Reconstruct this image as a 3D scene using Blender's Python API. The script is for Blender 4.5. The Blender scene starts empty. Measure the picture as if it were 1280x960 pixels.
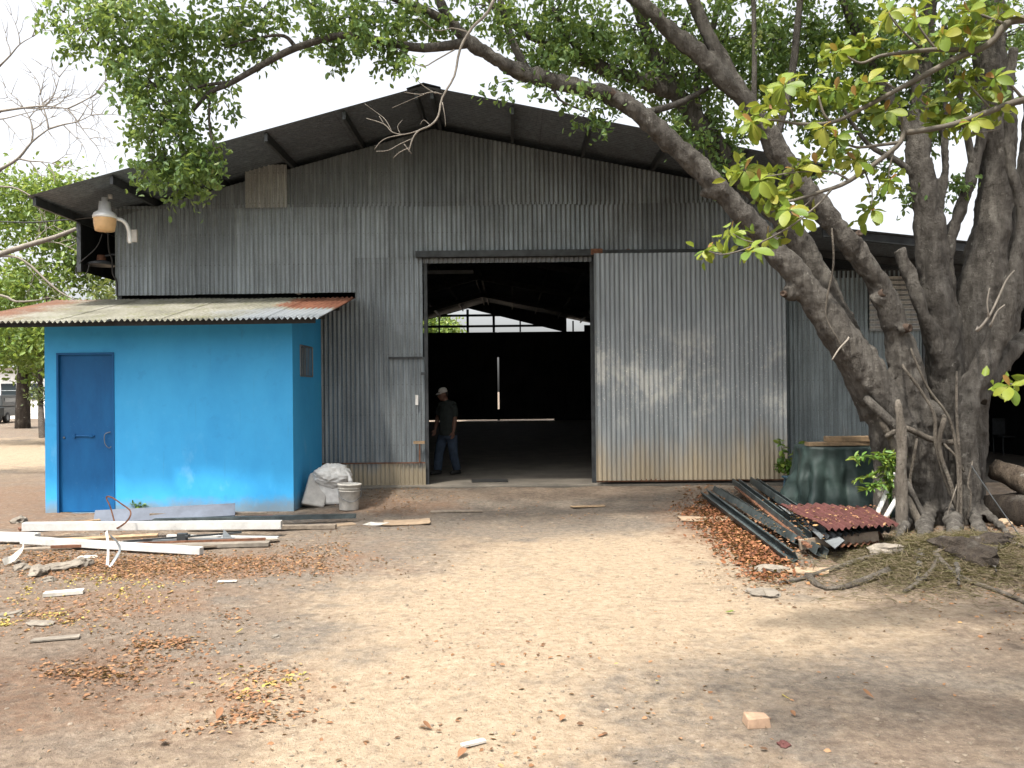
import bpy, bmesh, math, random
import numpy as np
from mathutils import Vector, Matrix, noise as mn

random.seed(7)
rng = np.random.default_rng(7)
scene = bpy.context.scene
COL = scene.collection

# ------------------------------------------------------------------ camera
CAM = Vector((0, 0, 1.6))
F = 1036.0
ROLL = math.radians(0.6)
PITCH = math.atan(8 / F)
fwd = Vector((0, math.cos(PITCH), math.sin(PITCH)))
r0 = Vector((1, 0, 0)); u0 = r0.cross(fwd)
RIGHT = math.cos(ROLL) * r0 - math.sin(ROLL) * u0
UP = math.sin(ROLL) * r0 + math.cos(ROLL) * u0
cam = bpy.data.cameras.new('camera')
cam.sensor_width = 36.0
cam.lens = 36.0 * F / 1280.0
cam.clip_start = 0.05
cam.clip_end = 2000
camo = bpy.data.objects.new('camera', cam)
COL.objects.link(camo)
M = Matrix.Identity(4)
for i in range(3):
    M[i][0] = RIGHT[i]; M[i][1] = UP[i]; M[i][2] = -fwd[i]; M[i][3] = CAM[i]
camo.matrix_world = M
scene.camera = camo

# ------------------------------------------------------------------ sky, sun, exposure
SUN_EL = math.radians(66)
SUN_AZ = math.radians(212)          # clockwise from +Y: behind the camera, a little to the left
SUNV = Vector((math.sin(SUN_AZ) * math.cos(SUN_EL), math.cos(SUN_AZ) * math.cos(SUN_EL), math.sin(SUN_EL)))
world = bpy.data.worlds.new('World')
scene.world = world
world.use_nodes = True
wn = world.node_tree; wn.nodes.clear()
sky = wn.nodes.new('ShaderNodeTexSky'); sky.sky_type = 'NISHITA'
sky.sun_disc = False; sky.sun_elevation = SUN_EL; sky.sun_rotation = SUN_AZ
sky.air_density = 1.0; sky.dust_density = 6.0; sky.ozone_density = 1.0
hs = wn.nodes.new('ShaderNodeHueSaturation'); hs.inputs['Saturation'].default_value = 0.22
bg = wn.nodes.new('ShaderNodeBackground'); bg.inputs['Strength'].default_value = 0.15
wo = wn.nodes.new('ShaderNodeOutputWorld')
wn.links.new(sky.outputs[0], hs.inputs['Color']); wn.links.new(hs.outputs[0], bg.inputs['Color'])
wn.links.new(bg.outputs[0], wo.inputs[0])
sl = bpy.data.lights.new('sun', 'SUN'); sl.energy = 2.75; sl.angle = math.radians(3.0); sl.color = (1.0, 0.93, 0.82)
so = bpy.data.objects.new('sun', sl); COL.objects.link(so)
so.rotation_euler = SUNV.to_track_quat('Z', 'Y').to_euler(); so.location = (-6, -8, 20)
scene.view_settings.view_transform = 'Standard'
scene.view_settings.look = 'None'
scene.view_settings.gamma = 1.0
scene.view_settings.exposure = 1.42
scene.cycles.max_bounces = 8

# ------------------------------------------------------------------ helpers
def at(px, py, y):
    """world point seen at photo pixel (px, py) at depth y"""
    px, py, y = float(px), float(py), float(y)
    d = fwd + ((px - 640) / F) * RIGHT + ((480 - py) / F) * UP
    return CAM + d * (y / d.y)

def gp(px, py, z=-0.14):
    px, py, z = float(px), float(py), float(z)
    d = fwd + ((px - 640) / F) * RIGHT + ((480 - py) / F) * UP
    return CAM + d * ((z - CAM.z) / d.z)

def smooth01(t):
    t = max(0.0, min(1.0, t)); return t * t * (3 - 2 * t)

def gz(x, y):
    """height of the yard"""
    z = -0.14
    if x > -3.4:
        z += 0.115 * smooth01((y - 11.6) / 2.4) * smooth01((x + 3.4) / 1.2)
    z += 0.20 * math.exp(-((x - 4.5) / 1.15) ** 2 - ((y - 8.1) / 0.75) ** 2)
    z += 0.10 * math.exp(-((x - 5.6) / 1.6) ** 2 - ((y - 9.2) / 1.2) ** 2)
    if 13.9 < y < 44 and -7 < x < 13:
        return -0.16
    a = 1.0 if y < 30 else 0.3
    z += a * (0.030 * mn.noise(Vector((x * .45, y * .45, 1.3))) + 0.016 * mn.noise(Vector((x * 1.7, y * 1.7, 4.1))) + 0.007 * mn.noise(Vector((x * 6, y * 6, 7.7))))
    return z

def gnd(px, py, dz=0.0):
    p = gp(px, py)
    for _ in range(4):
        p = gp(px, py, gz(p.x, p.y))
    return Vector((p.x, p.y, gz(p.x, p.y) + dz))

def link(o, parent=None):
    COL.objects.link(o)
    if parent is not None:
        o.parent = parent
    return o

def tag(o, label=None, cat=None, group=None, kind=None):
    if label: o['label'] = label
    if cat: o['category'] = cat
    if group: o['group'] = group
    if kind: o['kind'] = kind
    return o

def empty(name, loc=(0, 0, 0), rz=0.0):
    o = bpy.data.objects.new(name, None); o.empty_display_size = 0.2
    o.location = loc; o.rotation_euler = (0, 0, rz)
    COL.objects.link(o); return o

def catmull(pts, rad, sub):
    if sub <= 1 or len(pts) < 2: return list(pts), list(rad)
    P, R = [], []
    n = len(pts)
    for i in range(n - 1):
        p0 = pts[max(i - 1, 0)]; p1 = pts[i]; p2 = pts[i + 1]; p3 = pts[min(i + 2, n - 1)]
        for k in range(sub):
            t = k / sub
            P.append(0.5 * ((2 * p1) + (p2 - p0) * t + (2 * p0 - 5 * p1 + 4 * p2 - p3) * t * t + (3 * p1 - p0 - 3 * p2 + p3) * t ** 3))
            R.append(rad[i] + (rad[i + 1] - rad[i]) * t)
    P.append(pts[-1]); R.append(rad[-1])
    return P, R

class MB:
    def __init__(self): self.v = []; self.f = []
    def add(self, vs, fs):
        b = len(self.v)
        self.v.extend([tuple(x) for x in vs]); self.f.extend([tuple(b + i for i in f) for f in fs]); return self
    def box(self, lo, hi, m=None):
        (a, b, c), (d, e, f) = lo, hi
        vs = [Vector(p) for p in ((a, b, c), (d, b, c), (d, e, c), (a, e, c), (a, b, f), (d, b, f), (d, e, f), (a, e, f))]
        if m is not None: vs = [m @ v for v in vs]
        return self.add(vs, [(0, 3, 2, 1), (4, 5, 6, 7), (0, 1, 5, 4), (1, 2, 6, 5), (2, 3, 7, 6), (3, 0, 4, 7)])
    def cbox(self, c, s, rot=(0, 0, 0)):
        from mathutils import Euler
        m = Matrix.Translation(Vector(c)) @ Euler(rot).to_matrix().to_4x4()
        h = [x / 2 for x in s]
        return self.box([-x for x in h], h, m)
    def tube(self, pts, rad, n=8, sub=1, cap=True, wob=0.0):
        pts = [Vector(p) for p in pts]
        if not hasattr(rad, '__len__'): rad = [rad] * len(pts)
        pts, rad = catmull(pts, rad, sub)
        t0 = (pts[1] - pts[0]).normalized()
        a = Vector((0, 0, 1)) if abs(t0.z) < 0.9 else Vector((1, 0, 0))
        u = t0.cross(a).normalized()
        vs = []; m = len(pts)
        for i, p in enumerate(pts):
            t = (pts[min(i + 1, m - 1)] - pts[max(i - 1, 0)])
            if t.length < 1e-9: t = t0
            t = t.normalized()
            u = (u - t * u.dot(t)).normalized(); w = t.cross(u)
            for k in range(n):
                an = 2 * math.pi * k / n
                r = rad[i] * (1 + (wob * mn.noise(p * 6 + Vector((k * 3.1, 0, 0))) if wob else 0))
                vs.append(p + (u * math.cos(an) + w * math.sin(an)) * r)
        fs = []
        for i in range(m - 1):
            for k in range(n):
                k2 = (k + 1) % n
                fs.append((i * n + k, i * n + k2, (i + 1) * n + k2, (i + 1) * n + k))
        if cap:
            fs.append(tuple(range(n - 1, -1, -1))); fs.append(tuple((m - 1) * n + k for k in range(n)))
        return self.add(vs, fs)
    def lathe(self, prof, c=(0, 0, 0), n=20, m=None):
        vs = []; c = Vector(c)
        for r, z in prof:
            for k in range(n):
                a = 2 * math.pi * k / n
                p = c + Vector((r * math.cos(a), r * math.sin(a), z))
                vs.append(m @ p if m is not None else p)
        fs = []
        for i in range(len(prof) - 1):
            for k in range(n):
                k2 = (k + 1) % n
                fs.append((i * n + k, i * n + k2, (i + 1) * n + k2, (i + 1) * n + k))
        return self.add(vs, fs)
    def ell(self, c, r, nu=12, nv=8, m=None):
        prof = []
        vs = []; fs = []
        for j in range(nv + 1):
            th = math.pi * j / nv
            for k in range(nu):
                ph = 2 * math.pi * k / nu
                p = Vector((r[0] * math.sin(th) * math.cos(ph), r[1] * math.sin(th) * math.sin(ph), r[2] * math.cos(th)))
                if m is not None: p = m @ p
                vs.append(Vector(c) + p)
        for j in range(nv):
            for k in range(nu):
                k2 = (k + 1) % nu
                fs.append((j * nu + k, (j + 1) * nu + k, (j + 1) * nu + k2, j * nu + k2))
        return self.add(vs, fs)
    def mesh(self, name, mat=None, smooth=False):
        me = bpy.data.meshes.new(name)
        me.from_pydata(self.v, [], self.f); me.update()
        if mat is not None: me.materials.append(mat)
        if smooth: me.polygons.foreach_set('use_smooth', [True] * len(me.polygons))
        return me
    def build(self, name, mat, parent=None, smooth=False, fix=False, bevel=0.0):
        me = self.mesh(name, mat, smooth)
        if fix or bevel:
            bm = bmesh.new(); bm.from_mesh(me)
            bmesh.ops.remove_doubles(bm, verts=bm.verts, dist=1e-5)
            bmesh.ops.recalc_face_normals(bm, faces=bm.faces)
            if bevel:
                bmesh.ops.bevel(bm, geom=[e for e in bm.edges if e.is_manifold and e.calc_face_angle(0) > 0.6], offset=bevel, segments=2, profile=0.5, affect='EDGES')
            bm.to_mesh(me); bm.free()
        return link(bpy.data.objects.new(name, me), parent)

def place(me, name, parent, loc=(0, 0, 0), rot=(0, 0, 0), scale=(1, 1, 1)):
    o = bpy.data.objects.new(name, me); o.location = loc; o.rotation_euler = rot; o.scale = scale
    return link(o, parent)

def remesh(o, voxel, smooth_it=2, disp=0.0, dscale=0.3, disp2=0.0, dscale2=0.06):
    """fuse overlapping closed pieces into one continuous skin"""
    md = o.modifiers.new('r', 'REMESH'); md.mode = 'VOXEL'; md.voxel_size = voxel
    if smooth_it:
        ms = o.modifiers.new('s', 'SMOOTH'); ms.iterations = smooth_it; ms.factor = 0.5
    for k, (d, s) in enumerate(((disp, dscale), (disp2, dscale2))):
        if d:
            tx = bpy.data.textures.new('clouds', 'CLOUDS'); tx.noise_scale = s
            dm = o.modifiers.new('d%d' % k, 'DISPLACE'); dm.texture = tx; dm.strength = d; dm.texture_coords = 'LOCAL'
    dg = bpy.context.evaluated_depsgraph_get(); dg.update()
    me = bpy.data.meshes.new_from_object(o.evaluated_get(dg))
    mats = list(o.data.materials)
    o.modifiers.clear(); o.data = me
    if not me.materials:
        for m in mats: me.materials.append(m)
    me.polygons.foreach_set('use_smooth', [True] * len(me.polygons))
    return o

# ------------------------------------------------------------------ materials
def srgb(r, g, b):
    f = lambda c: (c / 255 / 12.92) if c / 255 <= 0.04045 else ((c / 255 + 0.055) / 1.055) ** 2.4
    return (f(r), f(g), f(b), 1)

class Mat:
    def __init__(self, name, rough=0.8, metal=0.0, spec=0.3):
        self.m = bpy.data.materials.new(name); self.m.use_nodes = True
        self.t = self.m.node_tree; self.N = self.t.nodes; self.L = self.t.links
        self.b = self.N['Principled BSDF']; self.out = self.N['Material Output']
        self.b.inputs['Roughness'].default_value = rough; self.b.inputs['Metallic'].default_value = metal
        self.b.inputs['Specular IOR Level'].default_value = spec
        self._tc = None; self._geo = None; self._oi = None
    def n(self, t, **kw):
        x = self.N.new(t)
        for k, v in kw.items(): setattr(x, k, v)
        return x
    def set(self, sock, v):
        if isinstance(v, bpy.types.NodeSocket): self.L.new(v, sock)
        else: sock.default_value = v
    def pos(self):
        if not self._geo: self._geo = self.n('ShaderNodeNewGeometry')
        return self._geo.outputs['Position']
    def obj(self):
        if not self._tc: self._tc = self.n('ShaderNodeTexCoord')
        return self._tc.outputs['Object']
    def rnd(self):
        if not self._oi: self._oi = self.n('ShaderNodeObjectInfo')
        return self._oi.outputs['Random']
    def xyz(self, v):
        s = self.n('ShaderNodeSeparateXYZ'); self.L.new(v, s.inputs[0]); return s.outputs
    def map(self, v, scale=(1, 1, 1), loc=(0, 0, 0)):
        m = self.n('ShaderNodeMapping'); self.L.new(v, m.inputs[0])
        m.inputs['Scale'].default_value = scale; self.set(m.inputs['Location'], loc); return m.outputs[0]
    def noise(self, v, scale, detail=4, rough=0.55, dist=0.0):
        x = self.n('ShaderNodeTexNoise'); self.L.new(v, x.inputs['Vector'])
        x.inputs['Scale'].default_value = scale; x.inputs['Detail'].default_value = detail
        x.inputs['Roughness'].default_value = rough; x.inputs['Distortion'].default_value = dist
        return x.outputs['Fac']
    def vor(self, v, scale, feat='F1'):
        x = self.n('ShaderNodeTexVoronoi', feature=feat); self.L.new(v, x.inputs['Vector']); x.inputs['Scale'].default_value = scale
        return x.outputs
    def rng(self, v, a, b, c=0.0, d=1.0):
        x = self.n('ShaderNodeMapRange', interpolation_type='SMOOTHSTEP'); self.set(x.inputs[0], v)
        for i, q in enumerate((a, b, c, d)): x.inputs[1 + i].default_value = q
        return x.outputs[0]
    def math(self, op, a, b=0.0):
        x = self.n('ShaderNodeMath', operation=op); self.set(x.inputs[0], a); self.set(x.inputs[1], b); return x.outputs[0]
    def mix(self, f, a, b, mode='MIX'):
        x = self.n('ShaderNodeMix', data_type='RGBA', blend_type=mode)
        self.set(x.inputs[0], f)
        for s, v in ((x.inputs[6], a), (x.inputs[7], b)):
            if isinstance(v, (tuple, list)) and len(v) == 3: v = (*v, 1)
            self.set(s, v)
        return x.outputs[2]
    def ramp(self, f, stops):
        x = self.n('ShaderNodeValToRGB'); self.L.new(f, x.inputs[0]); e = x.color_ramp.elements
        while len(e) < len(stops): e.new(0.5)
        for i, (p, c) in enumerate(stops): e[i].position = p; e[i].color = (*c[:3], 1)
        return x.outputs[0]
    def attr(self, name):
        x = self.n('ShaderNodeAttribute'); x.attribute_name = name; return x.outputs['Fac']
    def bump(self, h, strength=0.3, dist=0.01):
        x = self.n('ShaderNodeBump'); x.inputs['Strength'].default_value = strength; x.inputs['Distance'].default_value = dist
        self.L.new(h, x.inputs['Height']); self.L.new(x.outputs[0], self.b.inputs['Normal'])
    def color(self, c): self.set(self.b.inputs['Base Color'], c)
    def done(self): return self.m

def plain(name, col, rough=0.7, metal=0.0, var=0.25, scale=6.0, spec=0.3, bump=0.15):
    """one base colour broken by grain and dirt"""
    k = Mat(name, rough, metal, spec); c = col[:3]
    nz = k.noise(k.obj(), scale, 6, 0.6)
    lo = tuple(x * (1 - var) for x in c); hi = tuple(min(0.9, x * (1 + var)) for x in c)
    k.color(k.ramp(nz, [(0.3, lo), (0.7, hi)]))
    if bump: k.bump(k.noise(k.obj(), scale * 6, 4), bump, 0.004)
    return k.done()

def galv(name, base=(0.20, 0.205, 0.21), dust=0.0, rnd=0.35, splash=0.0, rust=0.12):
    """weathered galvanised sheet: vertical streaks, spangle, dust splashed up from the yard"""
    k = Mat(name, 0.5, 0.45, 0.4)
    P = k.pos(); st = k.noise(k.map(P, (5, 5, 0.45)), 2.2, 5, 0.6)
    bl = k.noise(P, 1.1, 4, 0.6)
    b = base
    c = k.ramp(st, [(0.25, tuple(x * 0.62 for x in b)), (0.55, b), (0.8, tuple(x * 1.5 for x in b))])
    c = k.mix(k.rng(bl, 0.42, 0.7, 0, 0.5), c, tuple(x * 0.6 for x in b))
    st2 = k.noise(k.map(P, (14, 14, 0.25), (9, 1, 2)), 2.0, 4, 0.6)
    c = k.mix(k.rng(st2, 0.5, 0.72, 0, 0.55), c, tuple(x * 0.5 for x in b)); c = k.mix(k.rng(st2, 0.45, 0.28, 0, 0.45), c, tuple(x * 1.7 for x in b))
    sp = k.noise(P, 55, 3, 0.7)
    c = k.mix(k.rng(sp, 0.45, 0.75, 0, 0.30), c, tuple(min(1, x * 1.9) for x in b))
    if rnd:
        v = k.n('ShaderNodeHueSaturation'); k.L.new(c, v.inputs['Color'])
        k.L.new(k.rng(k.rnd(), 0, 1, 1 - rnd, 1 + rnd), v.inputs['Value']); c = v.outputs[0]
    X_ = k.xyz(P)
    fx = k.math('SUBTRACT', k.math('PINGPONG', X_[0], 0.08), 0.04); fz = k.math('SUBTRACT', k.math('PINGPONG', k.math('ADD', X_[2], .1), 0.52), 0.26)
    fd = k.math('SQRT', k.math('ADD', k.math('MULTIPLY', fx, fx), k.math('MULTIPLY', fz, fz)))
    c = k.mix(k.rng(fd, 0.013, 0.008, 0, 0.4), c, (0.045, 0.038, 0.034))
    rs = k.noise(k.map(P, (3, 3, 0.8), (3.3, 0, 1)), 1.6, 6, 0.65)
    c = k.mix(k.rng(rs, 0.60, 0.74, 0, rust), c, (0.16, 0.085, 0.045))
    if splash:
        z = k.xyz(P)[2]
        zz = k.math('ADD', z, k.math('MULTIPLY', k.math('SUBTRACT', k.noise(k.map(P, (1, 1, 0.35)), 1.3, 5, 0.65), 0.5), 1.7))
        c = k.mix(k.rng(zz, splash * 1.15, splash * 0.25, 0, 0.93), c, (0.33, 0.28, 0.20))
    k.color(c); k.bump(sp, 0.12, 0.002)
    k.set(k.b.inputs['Roughness'], k.rng(bl, 0.3, 0.7, 0.36, 0.56))
    return k.done()

MT = {}
MT['wall_sheet'] = galv('galvanised_sheet', (0.205, 0.230, 0.243), rust=0.10, rnd=.14)
MT['gable_sheet'] = galv('old_galvanised_sheet', (0.158, 0.174, 0.183), rnd=0.14, rust=0.15)
MT['low_sheet'] = galv('galvanised_sheet_low', (0.20, 0.21, 0.21), splash=0.42, rnd=0.1)
MT['pale_sheet'] = galv('pale_patch_sheet', (0.31, 0.315, 0.30), rnd=0)
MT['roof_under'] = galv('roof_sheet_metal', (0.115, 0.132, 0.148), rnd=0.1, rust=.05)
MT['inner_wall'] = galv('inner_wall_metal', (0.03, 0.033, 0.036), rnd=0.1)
MT['annex_sheet'] = galv('annex_sheet_metal', (0.19, 0.225, 0.235), splash=0.35, rnd=0.12)

# sliding door sheets: scuffed, paint-spattered and dusty at the foot
k = Mat('sliding_door_sheet', 0.42, 0.4, 0.4); P = k.pos()
st = k.noise(k.map(P, (6, 6, 0.4)), 2.0, 5, 0.6)
c = k.ramp(st, [(0.25, (0.158, 0.175, 0.187)), (0.55, (0.24, 0.264, 0.278)), (0.8, (0.335, 0.358, 0.37))])
z = k.xyz(P)[2]
sc = k.noise(k.map(P, (1.2, 1.2, 1.0), (0, 0, 3)), 1.7, 7, 0.7)
band = k.math('MULTIPLY', k.rng(z, 0.7, 1.3), k.rng(z, 2.9, 2.2))
c = k.mix(k.math('MULTIPLY', k.rng(sc, 0.47, 0.66, 0, 0.85), band), c, (0.42, 0.42, 0.40))
ch = k.noise(k.map(P, (3, 3, 2.2), (1, 0, 0)), 13, 3, 0.8)
c = k.mix(k.math('MULTIPLY', k.rng(ch, 0.62, 0.67, 0, 0.9), band), c, (0.62, 0.61, 0.57))
c = k.mix(k.rng(k.noise(P, 55, 3, 0.7), 0.45, 0.75, 0, 0.25), c, (0.34, 0.36, 0.37))
zz = k.math('ADD', z, k.math('MULTIPLY', k.math('SUBTRACT', k.noise(k.map(P, (1, 1, 0.3), (2.2, 0, 0)), 1.1, 6, 0.7), 0.5), 2.2))
c = k.mix(k.rng(zz, 1.05, 0.0, 0, 0.93), c, (0.36, 0.30, 0.21))
k.color(c); k.bump(k.noise(P, 40, 4), 0.12, 0.002); MT['door_sheet'] = k.done()

# shed roof: lichen, bare zinc, rusty ends
k = Mat('mossy_roof_sheet', 0.75, 0.1, 0.25); P = k.pos(); X = k.xyz(P)
a = k.noise(P, 1.6, 7, 0.65); b2 = k.noise(k.map(P, (1, 1, 1), (5, 2, 0)), 3.2, 6, 0.7)
c = k.ramp(a, [(0.3, (0.12, 0.12, 0.10)), (0.5, (0.21, 0.205, 0.165)), (0.7, (0.30, 0.295, 0.265))])
c = k.mix(k.rng(b2, 0.5, 0.7, 0, 0.75), c, (0.16, 0.165, 0.085))
rustc = k.ramp(b2, [(0.3, (0.12, 0.045, 0.028)), (0.7, (0.22, 0.10, 0.06))])
xx = k.math('ADD', X[0], k.math('MULTIPLY', k.math('SUBTRACT', a, 0.5), 2.2))
c = k.mix(k.rng(xx, -6.7, -7.6, 0, .8), c, rustc)
yy = k.math('ADD', X[1], k.math('MULTIPLY', k.math('SUBTRACT', a, 0.5), 1.0))
c = k.mix(k.math('MULTIPLY', k.rng(xx, -3.75, -3.35), k.rng(yy, 12.45, 12.75)), c, rustc)
c = k.mix(k.math('MULTIPLY', k.rng(xx, -4.5, -3.6), k.rng(yy, 12.6, 12.3)), c, (0.22, 0.24, 0.26))
k.color(c); k.bump(k.noise(P, 45, 4), 0.2, 0.003); MT['moss_roof'] = k.done()

k = Mat('red_roof_sheet', 0.7, 0.0, 0.25); P = k.pos()
c = k.ramp(k.noise(P, 5, 6, 0.7), [(0.3, (0.05, 0.02, 0.018)), (0.6, (0.088, 0.033, 0.03)), (0.85, (0.135, 0.075, 0.06))]); k.color(c)
k.bump(k.noise(P, 45, 4), 0.2, 0.003); MT['red_sheet'] = k.done()

# painted render of the hut
k = Mat('blue_render', 0.6, 0.0, 0.35); P = k.pos(); z = k.xyz(P)[2]
a = k.noise(k.map(P, (1, 1, 0.6)), 1.5, 6, 0.65)
c = k.ramp(a, [(0.3, (0.030, 0.30, 0.62)), (0.7, (0.045, 0.37, 0.71))])
f = k.noise(k.map(P, (1.3, 1.3, 0.7), (3, 0, 1)), 2.4, 4, 0.6)
c = k.mix(k.math('MULTIPLY', k.rng(f, 0.54, 0.72, 0, 0.40), k.rng(z, 1.1, 0.5)), c, (0.22, 0.47, 0.72))
sp = k.math('ADD', z, k.math('MULTIPLY', k.math('SUBTRACT', k.noise(P, 5, 5, 0.7), 0.5), 0.28))
c = k.mix(k.rng(sp, 0.12, -0.14, 0, 0.75), c, (0.20, 0.20, 0.175)); tr_ = k.noise(k.map(P, (1, 1, 1), (1, 7, 4)), 4.5, 5, .7); c = k.mix(k.rng(tr_, .56, .68, 0, .20), c, (0.02, 0.20, 0.46)); c = k.mix(k.rng(tr_, .42, .32, 0, .16), c, (0.10, 0.42, 0.74))
dr = k.noise(k.map(P, (7, 7, 0.35)), 2.6, 4, 0.6)
c = k.mix(k.rng(dr, 0.62, 0.8, 0, 0.22), c, (0.05, 0.15, 0.27))
k.color(c); k.bump(k.noise(P, 30, 6, 0.7), 0.22, 0.004); MT['blue_wall'] = k.done()
k = Mat('blue_door_paint', 0.5, 0.0, 0.25); P = k.pos()
c = k.ramp(k.noise(k.map(P, (2, 2, 0.7)), 2.2, 6, 0.65), [(0.3, (0.004, 0.075, 0.215)), (0.7, (0.007, 0.108, 0.285))])
c = k.mix(k.rng(k.noise(P, 26, 4, 0.7), 0.66, 0.72, 0, 0.6), c, (0.08, 0.16, 0.28))
k.color(c); k.bump(k.noise(P, 8, 3), 0.12, 0.004); MT['blue_door'] = k.done()

# yard
k = Mat('yard_earth', 0.95, 0.0, 0.12); P = k.pos(); X = k.xyz(P)
big = k.noise(P, 0.55, 5, 0.6); mid = k.noise(k.map(P, (1, 1, 1), (7, 3, 0)), 1.9, 7, 0.68); fine = k.noise(P, 14, 6, 0.75); grit = k.noise(P, 60, 3, 0.8)
sand = k.ramp(fine, [(0.25, (0.20, 0.145, 0.097)), (0.5, (0.305, 0.239, 0.168)), (0.75, (0.38, 0.318, 0.236))])
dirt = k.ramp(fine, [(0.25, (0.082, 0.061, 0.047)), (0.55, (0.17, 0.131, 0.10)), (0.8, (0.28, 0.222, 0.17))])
grey = k.ramp(fine, [(0.25, (0.074, 0.062, 0.052)), (0.55, (0.165, 0.14, 0.115)), (0.8, (0.285, 0.242, 0.195))])
red = k.ramp(fine, [(0.25, (0.10, 0.06, 0.040)), (0.55, (0.19, 0.12, 0.08)), (0.8, (0.30, 0.20, 0.14))])
def blob(cx, cy, rx, ry, soft=0.55, amp=0.9):
    dx = k.math('MULTIPLY', k.math('SUBTRACT', X[0], cx), 1 / rx); dy = k.math('MULTIPLY', k.math('SUBTRACT', X[1], cy), 1 / ry)
    d = k.math('SQRT', k.math('ADD', k.math('MULTIPLY', dx, dx), k.math('MULTIPLY', dy, dy)))
    d = k.math('ADD', d, k.math('MULTIPLY', k.math('SUBTRACT', mid, 0.5), amp * 2))
    return k.rng(d, 1.0 + soft / 2, 1.0 - soft / 2)
det = k.noise(k.map(P, (1, 1, 1), (2, 9, 0)), 4.5, 8, 0.72); mot = k.noise(k.map(P, (1, 1, 1), (5, 5, 3)), 9.0, 6, 0.75)
c = k.mix(k.rng(mid, 0.42, 0.60), dirt, grey)
c = k.mix(k.rng(det, 0.50, 0.66, 0, 0.55), c, sand)
for cx, cy, rx, ry in ((0.4, 7.0, 2.0, 2.7), (-0.9, 4.4, 1.3, 1.1), (2.7, 6.3, 1.5, 0.8), (-14, 26, 12, 8), (1.4, 9.0, 1.2, 1.3), (3.6, 4.6, 1.0, 0.5)):
    c = k.mix(k.math('MULTIPLY', blob(cx, cy, rx, ry, 0.8, 1.1), k.rng(det, 0.30, 0.50, 0.35, 0.97)), c, sand)
for cx, cy, rx, ry in ((1.3, 4.75, 0.8, 0.65), (-2.6, 5.9, 1.2, 0.8), (0.1, 10.7, 2.4, 0.8), (2.7, 4.7, 0.8, 0.7), (-1.4, 8.6, 0.9, 0.8), (3.5, 5.4, 0.9, 0.6), (0.2, 12.4, 3.0, 0.8)):  # grey soil; the near-right blobs also colour in tree shade
    c = k.mix(k.math('MULTIPLY', blob(cx, cy, rx, ry, 0.9, 1.3), k.rng(mot, 0.35, 0.6, 0.25, 0.9)), c, grey)
for cx, cy, rx, ry in ((-4.4, 7.4, 1.9, 1.4), (-4.0, 5.0, 1.5, 1.0), (4.3, 7.3, 1.9, 0.8), (-3.4, 9.2, 2.4, 0.6), (5.5, 9.5, 2.5, 2.0), (-9, 16, 4, 3.5), (0.5, 13.3, 3.0, 0.5), (-3.0, 4.1, 1.7, 0.8), (2.7, 4.1, 1.3, 0.6), (-4.2, 6.2, 2.0, 1.6), (4.2, 5.6, 1.4, 1.2)):  # dirt tone; near-left blobs also paint foreground shade into the soil
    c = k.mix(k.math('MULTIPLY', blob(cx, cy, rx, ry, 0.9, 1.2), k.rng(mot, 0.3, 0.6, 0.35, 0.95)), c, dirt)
for cx, cy, rx, ry in ((-3.0, 8.4, 1.7, 0.6), (2.6, 10.3, 0.7, 2.0), (-8.5, 13, 3.5, 3.0), (-2.4, 4.9, 1.1, 0.6), (-1.7, 12.4, 0.9, 0.6), (-3.2, 6.9, 0.8, 0.5)):
    c = k.mix(k.math('MULTIPLY', blob(cx, cy, rx, ry, 0.8, 1.2), k.rng(mot, 0.35, 0.6, 0.15, 0.8)), c, red)
c = k.mix(k.rng(mot, 0.57, 0.70, 0, 0.6), c, (0.085, 0.068, 0.054))
g2 = k.noise(k.map(P, (1, 1, 1), (8, 1, 2)), 24, 5, 0.8)
c = k.mix(k.rng(g2, 0.54, 0.68, 0, 0.5), c, (0.08, 0.063, 0.05)); c = k.mix(k.rng(g2, 0.42, 0.30, 0, 0.35), c, (0.40, 0.345, 0.27))
c = k.mix(k.rng(grit, 0.60, 0.72, 0, 0.55), c, (0.075, 0.058, 0.045))
c = k.mix(k.rng(grit, 0.36, 0.28, 0, 0.45), c, (0.42, 0.365, 0.29))
k.color(c)
k.bump(k.math('ADD', k.math('MULTIPLY', fine, 0.7), k.math('MULTIPLY', grit, 0.5)), 0.9, 0.04); MT['earth'] = k.done()

k = Mat('concrete_floor', 0.8, 0, 0.25); P = k.pos()
k.color(k.ramp(k.noise(P, 1.6, 7, 0.7), [(0.3, (0.075, 0.068, 0.058)), (0.7, (0.16, 0.142, 0.118))])); k.bump(k.noise(P, 20, 6), 0.3, 0.006); MT['concrete'] = k.done()

def bark(name, lo, mid_, hi):
    k = Mat(name, 0.9, 0, 0.2); P = k.pos()
    a = k.noise(k.map(P, (3.2, 3.2, 1.0)), 3.0, 7, 0.68); b = k.noise(P, 2.2, 5, 0.6); s = k.noise(P, 38, 4, 0.7)
    c = k.ramp(a, [(0.28, lo), (0.52, mid_), (0.78, hi)])
    c = k.mix(k.rng(b, 0.56, 0.70, 0, 0.5), c, (0.16, 0.15, 0.132))
    c = k.mix(k.rng(k.noise(k.map(P, (1, 1, 1), (4, 4, 4)), 6, 5, 0.7), 0.62, 0.70, 0, 0.75), c, (0.25, 0.238, 0.212))
    c = k.mix(k.rng(s, 0.58, 0.72, 0, 0.6), c, lo)
    ve = k.noise(k.map(P, (7, 7, 1.6)), 4.0, 6, 0.75)
    c = k.mix(k.rng(ve, 0.52, 0.66, 0, 0.7), c, lo)
    k.color(c); k.bump(k.math('ADD', k.math('MULTIPLY', ve, 1.2), k.math('MULTIPLY', s, 0.7)), 1.0, 0.035); return k.done()
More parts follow.
